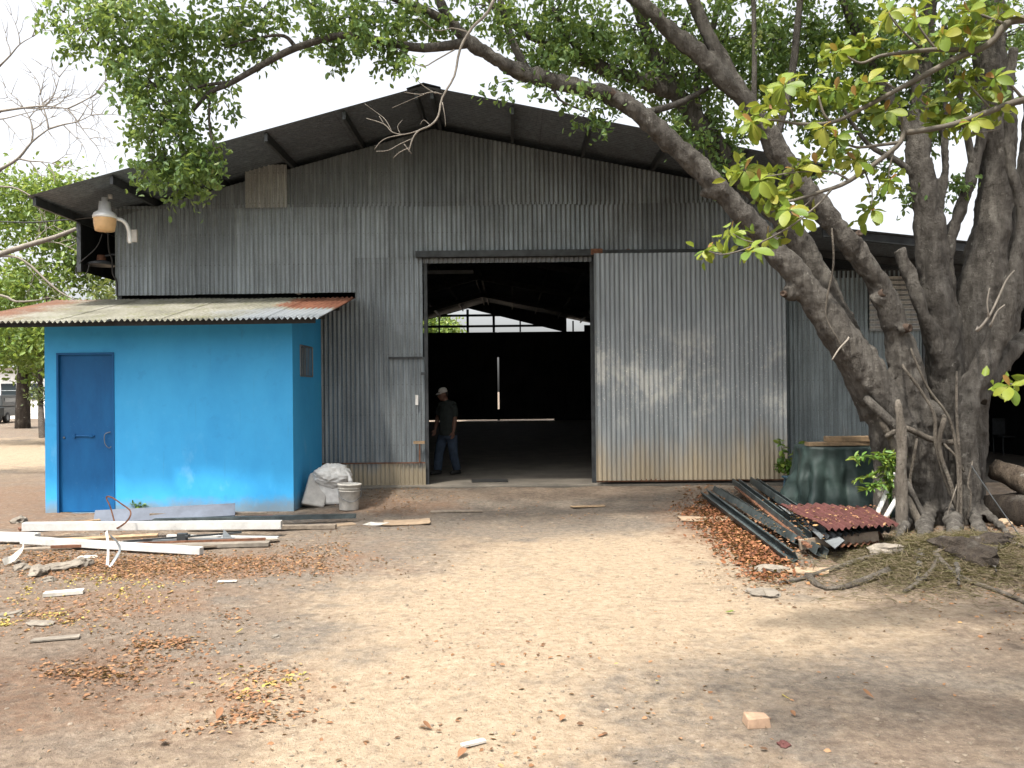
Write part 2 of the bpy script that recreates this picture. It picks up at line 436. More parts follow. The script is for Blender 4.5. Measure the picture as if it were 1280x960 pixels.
MT['bark'] = bark('fig_bark', (0.034, 0.030, 0.026), (0.09, 0.082, 0.072), (0.165, 0.154, 0.137))
MT['dark_bark'] = bark('dark_bark', (0.022, 0.018, 0.015), (0.05, 0.04, 0.032), (0.085, 0.07, 0.055))
MT['twig'] = plain('grey_twig', (0.19, 0.17, 0.145), 0.9, scale=9)
MT['aerial'] = plain('aerial_root', (0.11, 0.098, 0.082), 0.9, scale=9)
MT['cut_wood'] = plain('cut_wood', (0.05, 0.034, 0.025), 0.9, var=.7, scale=16, bump=.6)

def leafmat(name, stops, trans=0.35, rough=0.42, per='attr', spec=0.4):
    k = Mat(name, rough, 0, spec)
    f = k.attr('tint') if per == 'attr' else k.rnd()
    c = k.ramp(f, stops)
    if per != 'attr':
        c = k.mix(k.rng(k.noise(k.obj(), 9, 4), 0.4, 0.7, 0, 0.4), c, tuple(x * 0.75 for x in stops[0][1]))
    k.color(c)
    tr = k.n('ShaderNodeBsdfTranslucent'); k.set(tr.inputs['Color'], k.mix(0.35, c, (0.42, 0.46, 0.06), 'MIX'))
    mx = k.n('ShaderNodeMixShader'); mx.inputs[0].default_value = trans
    k.L.new(k.b.outputs[0], mx.inputs[1]); k.L.new(tr.outputs[0], mx.inputs[2]); k.L.new(mx.outputs[0], k.out.inputs[0])
    return k.done()
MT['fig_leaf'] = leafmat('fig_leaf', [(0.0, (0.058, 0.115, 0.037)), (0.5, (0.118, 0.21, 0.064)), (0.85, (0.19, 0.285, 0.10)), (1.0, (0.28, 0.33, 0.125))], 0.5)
MT['almond_leaf'] = leafmat('almond_leaf', [(0.0, (0.085, 0.15, 0.02)), (0.4, (0.145, 0.205, 0.025)), (0.8, (0.21, 0.24, 0.03)), (1.0, (0.24, 0.23, 0.035))], 0.34, 0.5, 'rnd', 0.3)
MT['almond_young'] = leafmat('young_leaf', [(0.0, (0.20, 0.09, 0.03)), (1.0, (0.26, 0.14, 0.04))], 0.4, 0.4, 'rnd')
MT['almond_crown'] = leafmat('almond_crown', [(0.0, (0.085, 0.15, 0.02)), (0.5, (0.15, 0.205, 0.025)), (1.0, (0.24, 0.25, 0.035))], 0.34, 0.5, spec=.3)
MT['far_leaf'] = leafmat('feathery_leaf', [(0.0, (0.07, 0.13, 0.028)), (0.5, (0.15, 0.24, 0.055)), (1.0, (0.27, 0.34, 0.10))], 0.45)
MT['dusk_leaf'] = leafmat('dusty_leaf', [(0.0, (0.05, 0.075, 0.028)), (0.5, (0.09, 0.125, 0.045)), (1.0, (0.16, 0.17, 0.07))], 0.35)
MT['weed_leaf'] = leafmat('weed_leaf', [(0.0, (0.06, 0.13, 0.022)), (0.5, (0.10, 0.20, 0.035)), (1.0, (0.24, 0.30, 0.06))], 0.35)
MT['litter'] = leafmat('dead_leaf', [(0.0, (0.075, 0.045, 0.03)), (0.35, (0.165, 0.085, 0.048)), (0.7, (0.25, 0.13, 0.07)), (0.93, (0.30, 0.175, 0.10)), (1.0, (0.36, 0.23, 0.09))], 0.12, 0.8, spec=0.15)
MT['hay'] = leafmat('dry_grass', [(0.0, (0.075, 0.058, 0.04)), (0.7, (0.145, 0.117, 0.082)), (1.0, (0.115, 0.108, 0.06))], 0.2, 0.8, spec=0.1)
k = Mat('white_painted_steel', 0.45, 0, .35); P = k.pos()
c = k.ramp(k.noise(P, 4, 6, .7), [(.3, (.36, .355, .34)), (.6, (.50, .50, .485))])
c = k.mix(k.rng(k.noise(k.map(P, (1.2, 3, 3)), 7, 6, .75), .66, .72, 0, .7), c, (.16, .11, .075))
c = k.mix(k.rng(k.noise(P, 30, 3, .7), .68, .74, 0, .6), c, (.15, .10, .07)); k.color(c); MT['white_paint'] = k.done()
MT['white_dirty'] = plain('dirty_white_plastic', (0.44, 0.42, 0.38), 0.6, var=0.3, scale=9)
MT['sack'] = plain('woven_white_sack', (0.55, 0.54, 0.515), 0.8, var=0.18, scale=12, bump=0.4)
MT['grey_tub'] = plain('grey_tub', (0.42, 0.40, 0.37), 0.6, var=0.2, scale=7)
MT['dark_steel'] = plain('dark_painted_steel', (0.036, 0.04, 0.043), 0.5, 0.2, var=0.45, scale=7)
MT['channel'] = plain('channel_steel', (0.055, 0.068, 0.070), 0.5, 0.25, var=0.5, scale=7)
MT['zinc'] = plain('bare_zinc', (0.17, 0.185, 0.195), 0.5, 0.3, var=0.25, scale=5)
MT['blue_grey'] = plain('blue_grey_sheet', (0.075, 0.09, 0.12), 0.6, 0.1, var=0.25, scale=4)
MT['rusty'] = plain('rusty_steel', (0.13, 0.06, 0.035), 0.8, 0.1, var=0.5, scale=14)
MT['wood'] = plain('pale_timber', (0.25, 0.175, 0.105), 0.8, var=0.35, scale=14)
MT['old_wood'] = plain('weathered_timber', (0.19, 0.155, 0.12), 0.9, var=0.35, scale=14)
MT['card'] = plain('cardboard', (0.27, 0.20, 0.135), 0.9, var=0.22, scale=8)
MT['stone'] = plain('rubble', (0.165, 0.145, 0.12), 0.9, var=0.3, scale=11, bump=0.5)
MT['brick'] = plain('pale_brick', (0.34, 0.23, 0.155), 0.9, var=0.22, scale=20, bump=0.5)
MT['tarp'] = plain('dark_green_tarp', (0.032, 0.05, 0.046), 0.45, var=0.35, scale=5, bump=0.35)
MT['pvc'] = plain('white_pvc', (0.66, 0.66, 0.63), 0.4, var=0.1)
MT['teal'] = plain('teal_steel', (0.045, 0.10, 0.14), 0.5, var=0.3)
MT['lamp_metal'] = plain('lamp_housing', (0.74, 0.76, 0.77), 0.4, 0.2, var=0.12)
MT['lamp_lens'] = plain('amber_lens', (0.66, 0.43, 0.22), 0.35, var=0.15)
MT['cable'] = plain('black_cable', (0.02, 0.02, 0.02), 0.6, bump=0)
MT['skin'] = plain('skin', (0.10, 0.05, 0.034), 0.55, var=0.1)
MT['shirt'] = plain('dark_shirt', (0.013, 0.017, 0.016), 0.9, var=0.2, scale=12)
MT['jeans'] = plain('blue_jeans', (0.026, 0.039, 0.062), 0.9, var=0.3, scale=10)
MT['cap'] = plain('pale_cap', (0.36, 0.34, 0.32), 0.9, var=0.12)
MT['black'] = plain('black_rubber', (0.018, 0.018, 0.018), 0.6)
MT['dark_hair'] = plain('dark_hair', (0.015, 0.012, 0.01), 0.7)
MT['far_white'] = plain('white_wall', (0.78, 0.77, 0.74), 0.7, var=0.05, scale=1)
MT['car_paint'] = plain('dark_car_paint', (0.05, 0.055, 0.055), 0.35, 0.1, var=0.1)
MT['glass'] = plain('dark_glass', (0.03, 0.04, 0.045), 0.08, var=0.05, bump=0, spec=0.6)
MT['gravel'] = plain('gravel_stone', (0.17, 0.14, 0.108), 0.95, var=0.5, scale=2.5, bump=0)
MT['log_wood'] = bark('log_wood', (0.04, 0.03, 0.022), (0.10, 0.078, 0.058), (0.17, 0.135, 0.10))
MT['post'] = bark('post_wood', (0.05, 0.043, 0.035), (0.15, 0.132, 0.11), (0.23, 0.205, 0.175))
MT['root'] = bark('root_bark', (0.04, 0.034, 0.028), (0.115, 0.1, 0.082), (0.19, 0.168, 0.14))

# ================================================================== THE SETTING
def spaced(segs):
    out = []
    for a, b, s in segs:
        n = max(1, int(round((b - a) / s))); out += [a + (b - a) * i / n for i in range(n)]
    return out + [segs[-1][1]]
xs = spaced([(-400, -60, 40), (-60, -16, 4), (-16, -7.5, .35), (-7.5, 7.5, .075), (7.5, 16, .4), (16, 60, 5), (60, 400, 40)])
ys = spaced([(-80, -6, 8), (-6, 2.5, .6), (2.5, 13.95, .075), (13.95, 14.6, .3), (14.6, 44, 1.2), (44, 120, 4), (120, 900, 60)])
nx, ny = len(xs), len(ys)
vv = [(x, y, gz(x, y)) for y in ys for x in xs]
ff = [(j * nx + i, j * nx + i + 1, (j + 1) * nx + i + 1, (j + 1) * nx + i) for j in range(ny - 1) for i in range(nx - 1)]
g = MB(); g.v = vv; g.f = ff
ground = g.build('ground', MT['earth'], smooth=True); tag(ground, 'bare sandy earth yard with darker soil patches, some painted in as shade', kind='structure')

fl = MB(); fl.box((-6.75, 14.02, -0.6), (4.7, 43.5, 0.0))
tag(fl.build('floor', MT['concrete'], bevel=0.02), 'worn concrete floor inside the warehouse doorway', kind='structure')
fl2 = MB(); fl2.box((4.82, 14.6, -0.6), (12.4, 43.5, -0.1))
tag(fl2.build('annex_floor', MT['concrete']), 'dark floor of the open bay beside the warehouse', kind='structure')

# ================================================================== WAREHOUSE
WY = 14.2                      # front wall plane
RX, RZ = -1.3, 6.25            # ridge
SLL, SLR = 0.268, 0.205
XL, XR = -7.36, 4.88
FY = 12.6                      # front edge of the roof
def roofz(x):
    return RZ - SLL * (RX - x) if x < RX else RZ - SLR * (x - RX)

wh = empty('warehouse', (-1, WY, 0))
tag(wh, 'large weathered grey corrugated metal warehouse with low gable roof and open doorway', 'warehouse')
WI = Matrix.Translation((1, -WY, 0))
def wpart(mb, name, mat, parent=None, smooth=False, **kw):
    """build in world coordinates, parent to the warehouse"""
    off = Vector((-1, WY, 0))
    mb.v = [(x + 1, y - WY, z) for x, y, z in mb.v]
    return mb.build(name, mat, parent or wh, smooth, **kw)

def corr_sheet(x0, x1, zb, zt, y, amp=0.013, pitch=0.08, seg=8, rows=4, warp=0.0):
    """corrugated sheet in the XZ plane; zb, zt are numbers or functions of x"""
    n = max(1, round((x1 - x0) / pitch)) * seg
    m = MB(); vs = []; fs = []
    ph = random.random() * 10
    for j in range(rows + 1):
        for i in range(n + 1):
            x = x0 + (x1 - x0) * i / n
            b = zb(x) if callable(zb) else zb; t = zt(x) if callable(zt) else zt
            w = warp * mn.noise(Vector((x * 2 + ph, j * 1.3, ph))) if warp else 0
            vs.append((x, y - amp * math.cos(2 * math.pi * i / seg) + w, b + (t - b) * j / rows))
    for j in range(rows):
        for i in range(n):
            a = j * (n + 1) + i
            fs.append((a, a + 1, a + n + 2, a + n + 1))
    m.add(vs, fs); return m

def cols(a, b, n): return [(a + (b - a) * i / n, a + (b - a) * (i + 1) / n) for i in range(n)]
def jy(): return random.uniform(-0.004, 0.004)
SEAM = 4.83
left6 = cols(-6.78, -2.67, 6); left2 = cols(-2.67, -1.52, 2); over = cols(-1.52, 1.42, 4); right4 = cols(1.42, 4.72, 4)
# gable row
for i, (a, b) in enumerate(cols(-6.78, 4.72, 16)):
    if b <= 4.73:
        lo = SEAM - 0.05 + random.uniform(-.012, .012)
        o = wpart(corr_sheet(a, b, lo, lambda x: roofz(x) - 0.15, WY - 0.014 + jy(), warp=0.010), 'wall_sheet', MT['gable_sheet'], smooth=True)
# pale replacement patch screwed over the gable row
o = wpart(corr_sheet(at(308, 230, WY).x, at(360, 230, WY).x, SEAM - 0.06, at(334, 207, WY).z, WY - 0.05, amp=.017), 'wall_sheet', MT['pale_sheet'], smooth=True)
o['label'] = 'pale beige replacement sheet high on the gable'
ZG = at(300, 367.5, WY).z
for a, b in left6:
    wpart(corr_sheet(a, b, ZG + random.uniform(-.012, .012), SEAM, WY + jy(), warp=0.010), 'wall_sheet', MT['wall_sheet'], smooth=True)
    wpart(corr_sheet(a, b, 0.36, 3.02 if a < -3.4 else 3.2, WY + 0.018 + jy(), warp=0.010), 'wall_sheet', MT['wall_sheet'], smooth=True)
for i, (a, b) in enumerate(left2):
    wpart(corr_sheet(a, b, 3.90, SEAM, WY + jy(), warp=0.010), 'wall_sheet', MT['wall_sheet'], smooth=True)
    if i == 0:
        wpart(corr_sheet(a, b, 0.36, 3.93, WY + 0.014, warp=0.006), 'wall_sheet', MT['wall_sheet'], smooth=True)
    else:
        wpart(corr_sheet(a, b, 2.17, 3.93, WY + 0.012, warp=0.010), 'wall_sheet', MT['wall_sheet'], smooth=True)
        wpart(corr_sheet(a, b + 0.02, 0.36, 2.19, WY + 0.026, warp=0.010), 'wall_sheet', MT['wall_sheet'], smooth=True)
for a, b in over:
    wpart(corr_sheet(a, b, 3.985, SEAM, WY + jy(), warp=0.010), 'wall_sheet', MT['wall_sheet'], smooth=True)
for a, b in right4:
    wpart(corr_sheet(a, b, 3.985, SEAM, WY + jy(), warp=0.010), 'wall_sheet', MT['gable_sheet'], smooth=True)
    wpart(corr_sheet(a, b, 0.05, 3.96, WY + 0.02 + jy()), 'wall_sheet', MT['wall_sheet'], smooth=True)
# dusty kick strip along the foot of the wall
for a, b in cols(-3.3, -1.49, 3):
    q = random.random() * 9
    o = wpart(corr_sheet(a, b, lambda x: -0.03 + 0.02 * mn.noise(Vector((x * 9, q, 0))), 0.385, WY - 0.012 + jy(), warp=0.010), 'kick_sheet', MT['low_sheet'], smooth=True)
m = MB(); m.box((-3.3, WY - 0.035, 0.372), (-1.5, WY - 0.022, 0.392)); wpart(m, 'rusty_flat_bar', MT['rusty'])
m = MB(); m.box((-2.11, WY - 0.020, 2.165), (-1.53, WY - 0.008, 2.195)); wpart(m, 'lap_bar', MT['dark_steel'])
# concrete plinth under the door leaf
m = MB(); m.box((1.45, WY - 0.02, -0.3), (4.72, WY + 0.15, 0.045)); wpart(m, 'plinth', MT['concrete'], bevel=0.01)
# door jambs and lock
m = MB(); m.box((-1.50, WY + 0.03, 0.0), (-1.44, WY + 0.12, 3.94)); wpart(m, 'door_jamb', MT['dark_steel'])
m = MB(); m.box((1.36, WY + 0.03, 0.0), (1.43, WY + 0.12, 3.94)); wpart(m, 'door_jamb', MT['dark_steel'])
p = at(529, 467, WY - 0.03)
m = MB(); m.cbox(p, (0.07, 0.03, 0.05)); m.tube([p + Vector((0.03, -.01, -.02)), p + Vector((0.05, -.015, -.08)), p + Vector((0.02, -.01, -.09))], 0.008, 6, 2)
wpart(m, 'hasp', MT['dark_steel'])
p = at(521, 500, WY - 0.03); m = MB(); m.cbox(p, (0.05, 0.006, 0.17)); wpart(m, 'white_tape', MT['white_paint'])
a, b = at(517, 553, WY - 0.05), at(531, 553, WY - 0.05); m = MB(); m.box((a.x, a.y - .02, a.z - .025), (b.x, b.y + .02, b.z + .025)); wpart(m, 'timber_latch', MT['wood'])
m = MB(); m.box((-1.60, WY - 0.06, 0.38), (-1.575, WY - 0.04, 0.70)); wpart(m, 'rusty_rod', MT['rusty'])
# interior skin walls, dark
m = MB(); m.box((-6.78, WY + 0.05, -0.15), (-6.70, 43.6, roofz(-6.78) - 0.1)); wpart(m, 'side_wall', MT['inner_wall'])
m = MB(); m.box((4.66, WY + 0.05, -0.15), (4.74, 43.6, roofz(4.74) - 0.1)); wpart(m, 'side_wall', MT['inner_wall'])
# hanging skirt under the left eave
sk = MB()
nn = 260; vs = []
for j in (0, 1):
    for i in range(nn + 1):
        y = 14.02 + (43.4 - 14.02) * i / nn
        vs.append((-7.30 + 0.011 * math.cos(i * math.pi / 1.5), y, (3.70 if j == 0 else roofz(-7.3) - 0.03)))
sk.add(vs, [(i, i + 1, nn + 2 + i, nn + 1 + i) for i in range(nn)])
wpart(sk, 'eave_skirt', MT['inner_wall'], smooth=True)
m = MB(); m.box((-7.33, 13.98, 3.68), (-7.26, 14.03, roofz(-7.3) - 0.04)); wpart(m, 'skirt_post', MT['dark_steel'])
# roof sheets: corrugations run down the slope
def roof_side(xa, xb, zfun, y0, y1, w, parent, mat, name='roof_sheet', off=(1, -WY, 0), amp=0.011, pitch=0.085):
    n = int(round((y1 - y0) / w)); seg = 6
    waves = max(1, round(w / pitch)); k = waves * seg
    base = MB(); rows = 8; vs = []; fs = []
    for j in range(rows + 1):
        x = xa + (xb - xa) * j / rows
        for i in range(k + 1):
            vs.append((x, w * i / k, zfun(x) + amp * math.cos(2 * math.pi * i / seg)))
    for j in range(rows):
        for i in range(k):
            a = j * (k + 1) + i; fs.append((a, a + 1, a + k + 2, a + k + 1))
    base.add(vs, fs); me = base.mesh('roof_sheet', mat, True)
    for q in range(n):
        place(me, name, parent, (off[0], y0 + q * w + off[1], off[2] + (0.006 if q % 2 else 0.0)))
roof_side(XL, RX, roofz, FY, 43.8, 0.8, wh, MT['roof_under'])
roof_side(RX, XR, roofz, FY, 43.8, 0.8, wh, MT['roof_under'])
cap = MB(); yy0, yy1 = FY - 0.04, 43.8
cap.add([(RX - .26, yy0, roofz(RX - .26) + .03), (RX, yy0, RZ + .045), (RX + .26, yy0, roofz(RX + .26) + .03), (RX - .26, yy1, roofz(RX - .26) + .03), (RX, yy1, RZ + .045), (RX + .26, yy1, roofz(RX + .26) + .03)], [(0, 1, 4, 3), (1, 2, 5, 4)])
wpart(cap, 'ridge_cap', MT['roof_under'])
# purlins seen under the overhang, running back into the building
for x in (-7.28, -6.1, -4.92, -3.73, -2.53, -1.42, -1.18, 0.05, 1.25, 2.45, 3.62, 4.78):
    z = roofz(x) - 0.018; m = MB()
    m.box((x - .025, FY + 0.06, z - .125), (x + .025, 43.5, z)); wpart(m, 'purlin', MT['dark_steel'])
# rafters (along the wall head and each frame further in)
for y in (WY + 0.06, 20, 26, 32, 38):
    for xa, xb in ((-6.7, RX), (RX, 4.66)):
        m = MB(); za, zb = roofz(xa) - 0.15, roofz(xb) - 0.15
        h = 0.2
        m.add([(xa, y, za - h), (xb, y, zb - h), (xb, y, zb), (xa, y, za), (xa, y + .1, za - h), (xb, y + .1, zb - h), (xb, y + .1, zb), (xa, y + .1, za)],
              [(0, 1, 2, 3), (7, 6, 5, 4), (0, 4, 5, 1), (3, 2, 6, 7), (0, 3, 7, 4), (1, 5, 6, 2)])
        wpart(m, 'rafter', MT['dark_steel'])
m = MB(); m.box((-3.4, 19.9, 4.42), (-0.9, 19.98, 4.50)); wpart(m, 'tie_beam', MT['zinc'])
# door head: track beam with rollers
m = MB(); m.box((-1.62, WY - 0.16, 3.875), (1.42, WY - 0.02, 3.985)); wpart(m, 'door_track', MT['dark_steel'], bevel=0.006)
m = MB(); m.box((1.44, WY - 0.145, 3.905), (4.78, WY - 0.02, 3.972)); wpart(m, 'door_track', MT['dark_steel'], bevel=0.006)
m = MB(); m.box((1.36, WY - 0.17, 3.885), (1.56, WY - 0.012, 3.99)); wpart(m, 'track_bracket', MT['rusty'], bevel=0.006)
wpart(corr_sheet(-1.50, 1.38, 3.79, 3.87, WY - 0.03), 'door_head_flashing', MT['zinc'], smooth=True)
# sliding leaf
sd = empty('sliding_door', (0, 0, 0)); sd.parent = wh; sd['label'] = 'big corrugated sliding door leaf pushed open to the right, dusty at its foot'
DY = WY - 0.21
for i, (a, b) in enumerate(cols(1.405, 4.63, 4)):
    q = random.random() * 9
    wpart(corr_sheet(a, b, 0.06, 3.90, DY + (0.006 if i % 2 else 0) + jy(), rows=10, warp=0.012), 'door_sheet', MT['door_sheet'], sd, True)
m = MB(); m.box((1.42, DY + 0.016, 0.035), (4.66, DY + 0.07, 0.085)); wpart(m, 'bottom_rail', MT['rusty'], sd, bevel=0.005)
for x in (1.43, 3.0, 4.58):
    m = MB(); m.box((x, DY + 0.02, 0.09), (x + 0.05, DY + 0.06, 3.88)); wpart(m, 'door_stile', MT['dark_steel'], sd)
for x in (2.0, 4.0):
    m = MB(); m.lathe([(0.0, -.02), (.06, -.02), (.06, .02), (0, .02)], n=14, m=Matrix.Translation((x, WY - 0.09, 3.93)) @ Matrix.Rotation(math.pi / 2, 4, 'X')); wpart(m, 'door_roller', MT['rusty'], sd)
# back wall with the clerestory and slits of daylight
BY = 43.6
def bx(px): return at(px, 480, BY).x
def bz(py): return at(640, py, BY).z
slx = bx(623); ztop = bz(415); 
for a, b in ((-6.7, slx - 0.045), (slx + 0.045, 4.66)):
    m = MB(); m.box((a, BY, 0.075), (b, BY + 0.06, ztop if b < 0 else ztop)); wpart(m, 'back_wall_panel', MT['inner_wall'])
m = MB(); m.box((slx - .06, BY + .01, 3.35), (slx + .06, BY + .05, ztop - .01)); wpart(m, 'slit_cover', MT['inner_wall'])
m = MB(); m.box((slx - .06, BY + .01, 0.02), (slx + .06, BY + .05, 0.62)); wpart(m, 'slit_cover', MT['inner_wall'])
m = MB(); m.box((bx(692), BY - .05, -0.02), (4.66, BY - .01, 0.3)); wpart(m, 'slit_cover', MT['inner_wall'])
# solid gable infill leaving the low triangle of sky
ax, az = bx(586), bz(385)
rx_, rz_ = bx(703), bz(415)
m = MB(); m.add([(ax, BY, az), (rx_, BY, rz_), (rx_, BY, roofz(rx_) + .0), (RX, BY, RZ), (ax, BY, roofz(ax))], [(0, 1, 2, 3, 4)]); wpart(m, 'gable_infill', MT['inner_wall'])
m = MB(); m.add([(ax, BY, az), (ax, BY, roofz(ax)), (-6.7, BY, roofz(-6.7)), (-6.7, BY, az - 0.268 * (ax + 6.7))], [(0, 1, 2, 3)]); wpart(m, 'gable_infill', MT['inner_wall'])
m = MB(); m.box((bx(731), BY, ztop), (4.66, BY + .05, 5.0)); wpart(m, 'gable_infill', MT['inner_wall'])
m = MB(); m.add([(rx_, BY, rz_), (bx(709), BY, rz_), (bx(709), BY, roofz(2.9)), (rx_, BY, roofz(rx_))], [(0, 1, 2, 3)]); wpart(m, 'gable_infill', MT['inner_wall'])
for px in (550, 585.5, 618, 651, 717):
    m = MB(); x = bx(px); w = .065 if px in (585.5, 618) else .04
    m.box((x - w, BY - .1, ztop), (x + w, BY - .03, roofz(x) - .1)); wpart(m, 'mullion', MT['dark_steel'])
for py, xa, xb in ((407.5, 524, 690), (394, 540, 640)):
    m = MB(); m.box((bx(xa), BY - .09, bz(py) - .06), (bx(xb), BY - .04, bz(py) + .06)); wpart(m, 'glazing_rail', MT['dark_steel'])

# ---- yard lamp on the corner
def lamp(px, py, y, s, label, dark=False):
    c = at(px, py, y); e = empty('yard_lamp', c); tag(e, label, 'lamp', 'yard lamps at the warehouse corner')
    m = MB(); m.lathe([(0.0, .33 * s), (.045 * s, .33 * s), (.05 * s, .27 * s), (.085 * s, .265 * s), (.10 * s, .12 * s), (.16 * s, .08 * s), (.185 * s, .03 * s), (.18 * s, .0), (.0, .0)], n=20)
    m.build('housing', MT['dark_steel' if dark else 'lamp_metal'], e, True)
    m = MB(); m.lathe([(.172 * s, -.002), (.165 * s, -.10 * s), (.145 * s, -.20 * s), (.0, -.205 * s)], n=20)
    m.build('lens', MT['rusty' if dark else 'lamp_lens'], e, True)
    m = MB(); m.lathe([(.0, .40 * s), (.035 * s, .40 * s), (.035 * s, .335 * s)], (.09 * s, 0, -.02), n=10); m.build('photocell', MT['grey_tub'], e, True)
    m = MB(); m.tube([(0.08 * s, 0.05, .02), (.24 * s, .12, -.02), (.29 * s, .2, -.16 * s), (.30 * s, .22, -.36 * s)], .03 * s, 8, 4); m.build('arm', MT['lamp_metal'], e, True)
    m = MB(); m.cbox((.33 * s, .24, -.24 * s), (.16, .05, .20)); m.build('junction_box', MT['grey_tub'], e, bevel=.005)
    return e
lamp(131, 273, 13.2, 1.0, 'white yard lamp with amber lens on the warehouse corner')
e = empty('yard_lamp', at(127, 330, 14.3)); tag(e, 'old dark lamp below the white one under the eave', 'lamp', 'yard lamps at the warehouse corner')
m = MB(); m.lathe([(0, .06), (.09, .055), (.22, .015), (.24, -.02), (.22, -.03), (.0, .0)], n=20); m.build('shade', MT['dark_steel'], e, True)
m = MB(); m.lathe([(0, .16), (.07, .15), (.08, .06)], n=14); m.build('socket', MT['rusty'], e, True)
m = MB(); m.tube([(0, 0, .12), (.2, .0, .16), (.42, .03, .15)], .02, 8, 3); m.build('arm', MT['dark_steel'], e, True)
def cable(name, label, pts, r, mat='cable', sub=5):
    m = MB(); m.tube(pts, r, 6, sub); o = m.build(name, MT[mat], None, True); return tag(o, label, 'cable')
cable('power_cable', 'black cable strung from the left to the yard lamp', [at(-60, 274, 14.5), at(30, 278, 14.2), at(80, 275, 14), at(122, 271, 13.2)], .012)
cable('power_cable', 'loose cable looping below the yard lamp', [at(128, 292, 13.78), at(120, 310, 13.9), at(96, 333, 14), at(98, 345, 14), at(108, 342, 14), at(112, 330, 14)], .010)
cable('power_cable', 'twisted cable running down the warehouse corner', [at(135, 290, 13.8), at(136, 312, 14), at(140, 325, 14.1), at(141, 342, 14.15), at(146, 352, 14.17), at(147, 371, 14.17)], .013)

# ================================================================== BLUE HUT
SY = 12.3
cL, cR = gnd(57, 646), gnd(367, 637)
hx0, hx1 = at(56, 500, SY).x, at(366, 500, SY).x
hb1 = at(402, 500, WY - .02).x
hut = empty('blue_hut', (hx0, SY, 0)); tag(hut, 'small bright blue painted hut under a corrugated lean-to roof', 'hut')
def hpart(mb, name, mat, parent=None, smooth=False, **kw):
    mb.v = [(x - hx0, y - SY, z) for x, y, z in mb.v]; return mb.build(name, mat, parent or hut, smooth, **kw)
zt = 2.62
dL, dR = at(71, 500, SY).x, at(143, 500, SY).x
dT, dB = at(107, 441, SY).z, at(107, 641, SY).z
yb = WY - 0.03
# front wall with a door opening, built as one ring of blocks; 0.15 m thick
fw = MB(); T = .15; Zb = -0.4
fw.add([(hx0, SY, Zb), (dL, SY, Zb), (dL, SY, dB), (dL, SY, dT), (dL, SY, zt + .06), (hx0, SY, zt + .06),
        (dR, SY, Zb), (dR, SY, dB), (dR, SY, dT), (dR, SY, zt + .06), (hx1, SY, Zb), (hx1, SY, zt + .06),
        (dL, SY + T, dB), (dL, SY + T, dT), (dR, SY + T, dB), (dR, SY + T, dT)],
       [(0, 1, 2, 3, 4, 5), (6, 10, 11, 9, 8, 7), (1, 6, 7, 2), (3, 8, 9, 4), (2, 12, 13, 3), (8, 15, 14, 7), (3, 13, 15, 8), (7, 14, 12, 2)])
hpart(fw, 'front_wall', MT['blue_wall'], fix=True)
# right wall with window opening
wa, wb = 12.74, 13.52
wT, wB = 2.33, 1.86
def sx(y): return hx1 + (hb1 - hx1) * (y - SY) / (yb - SY)
def stop(y): return zt + .06 + 0.20 * (y - SY)
sw = MB()
sw.add([(sx(SY), SY, Zb), (sx(wa), wa, Zb), (sx(wb), wb, Zb), (sx(yb), yb, Zb),
        (sx(SY), SY, stop(SY)), (sx(wa), wa, stop(wa)), (sx(wb), wb, stop(wb)), (sx(yb), yb, stop(yb)),
        (sx(wa), wa, wB), (sx(wb), wb, wB), (sx(wa), wa, wT), (sx(wb), wb, wT),
        (sx(wa) - .12, wa, wB), (sx(wb) - .12, wb, wB), (sx(wa) - .12, wa, wT), (sx(wb) - .12, wb, wT)],
       [(0, 1, 8, 10, 5, 4), (2, 3, 7, 6, 11, 9), (1, 2, 9, 8), (10, 11, 6, 5), (8, 9, 13, 12), (10, 14, 15, 11), (8, 12, 14, 10), (9, 11, 15, 13)])
hpart(sw, 'side_wall', MT['blue_wall'], fix=True)
lw = MB(); lw.add([(hx0, SY, Zb), (hx0, SY, zt + .06), (hx0, yb, stop(yb)), (hx0, yb, Zb)], [(0, 1, 2, 3)]); hpart(lw, 'side_wall', MT['blue_wall'])
m = MB(); m.box((hx0 + .1, yb - .02, -0.3), (hb1 - .05, yb, 3.0)); hpart(m, 'back_wall', MT['blue_wall'])
# window: dark pane, frame, bars
win = empty('window', (0, 0, 0)); win.parent = hut
m = MB(); m.add([(sx(wa) - .11, wa, wB), (sx(wb) - .11, wb, wB), (sx(wb) - .11, wb, wT), (sx(wa) - .11, wa, wT)], [(0, 1, 2, 3)]); hpart(m, 'pane', MT['glass'], win)
m = MB()
for z in (wB, wT): m.tube([(sx(wa) + .004, wa, z), (sx(wb) + .004, wb, z)], .014, 6)
for y in (wa, wb): m.tube([(sx(y) + .004, y, wB), (sx(y) + .004, y, wT)], .014, 6)
hpart(m, 'frame', MT['zinc'], win)
for i in range(7):
    y = wa + (wb - wa) * (i + 1) / 8; m = MB(); m.tube([(sx(y) - .01, y, wB), (sx(y) - .01, y, wT)], .008, 6); hpart(m, 'bar', MT['zinc'], win)
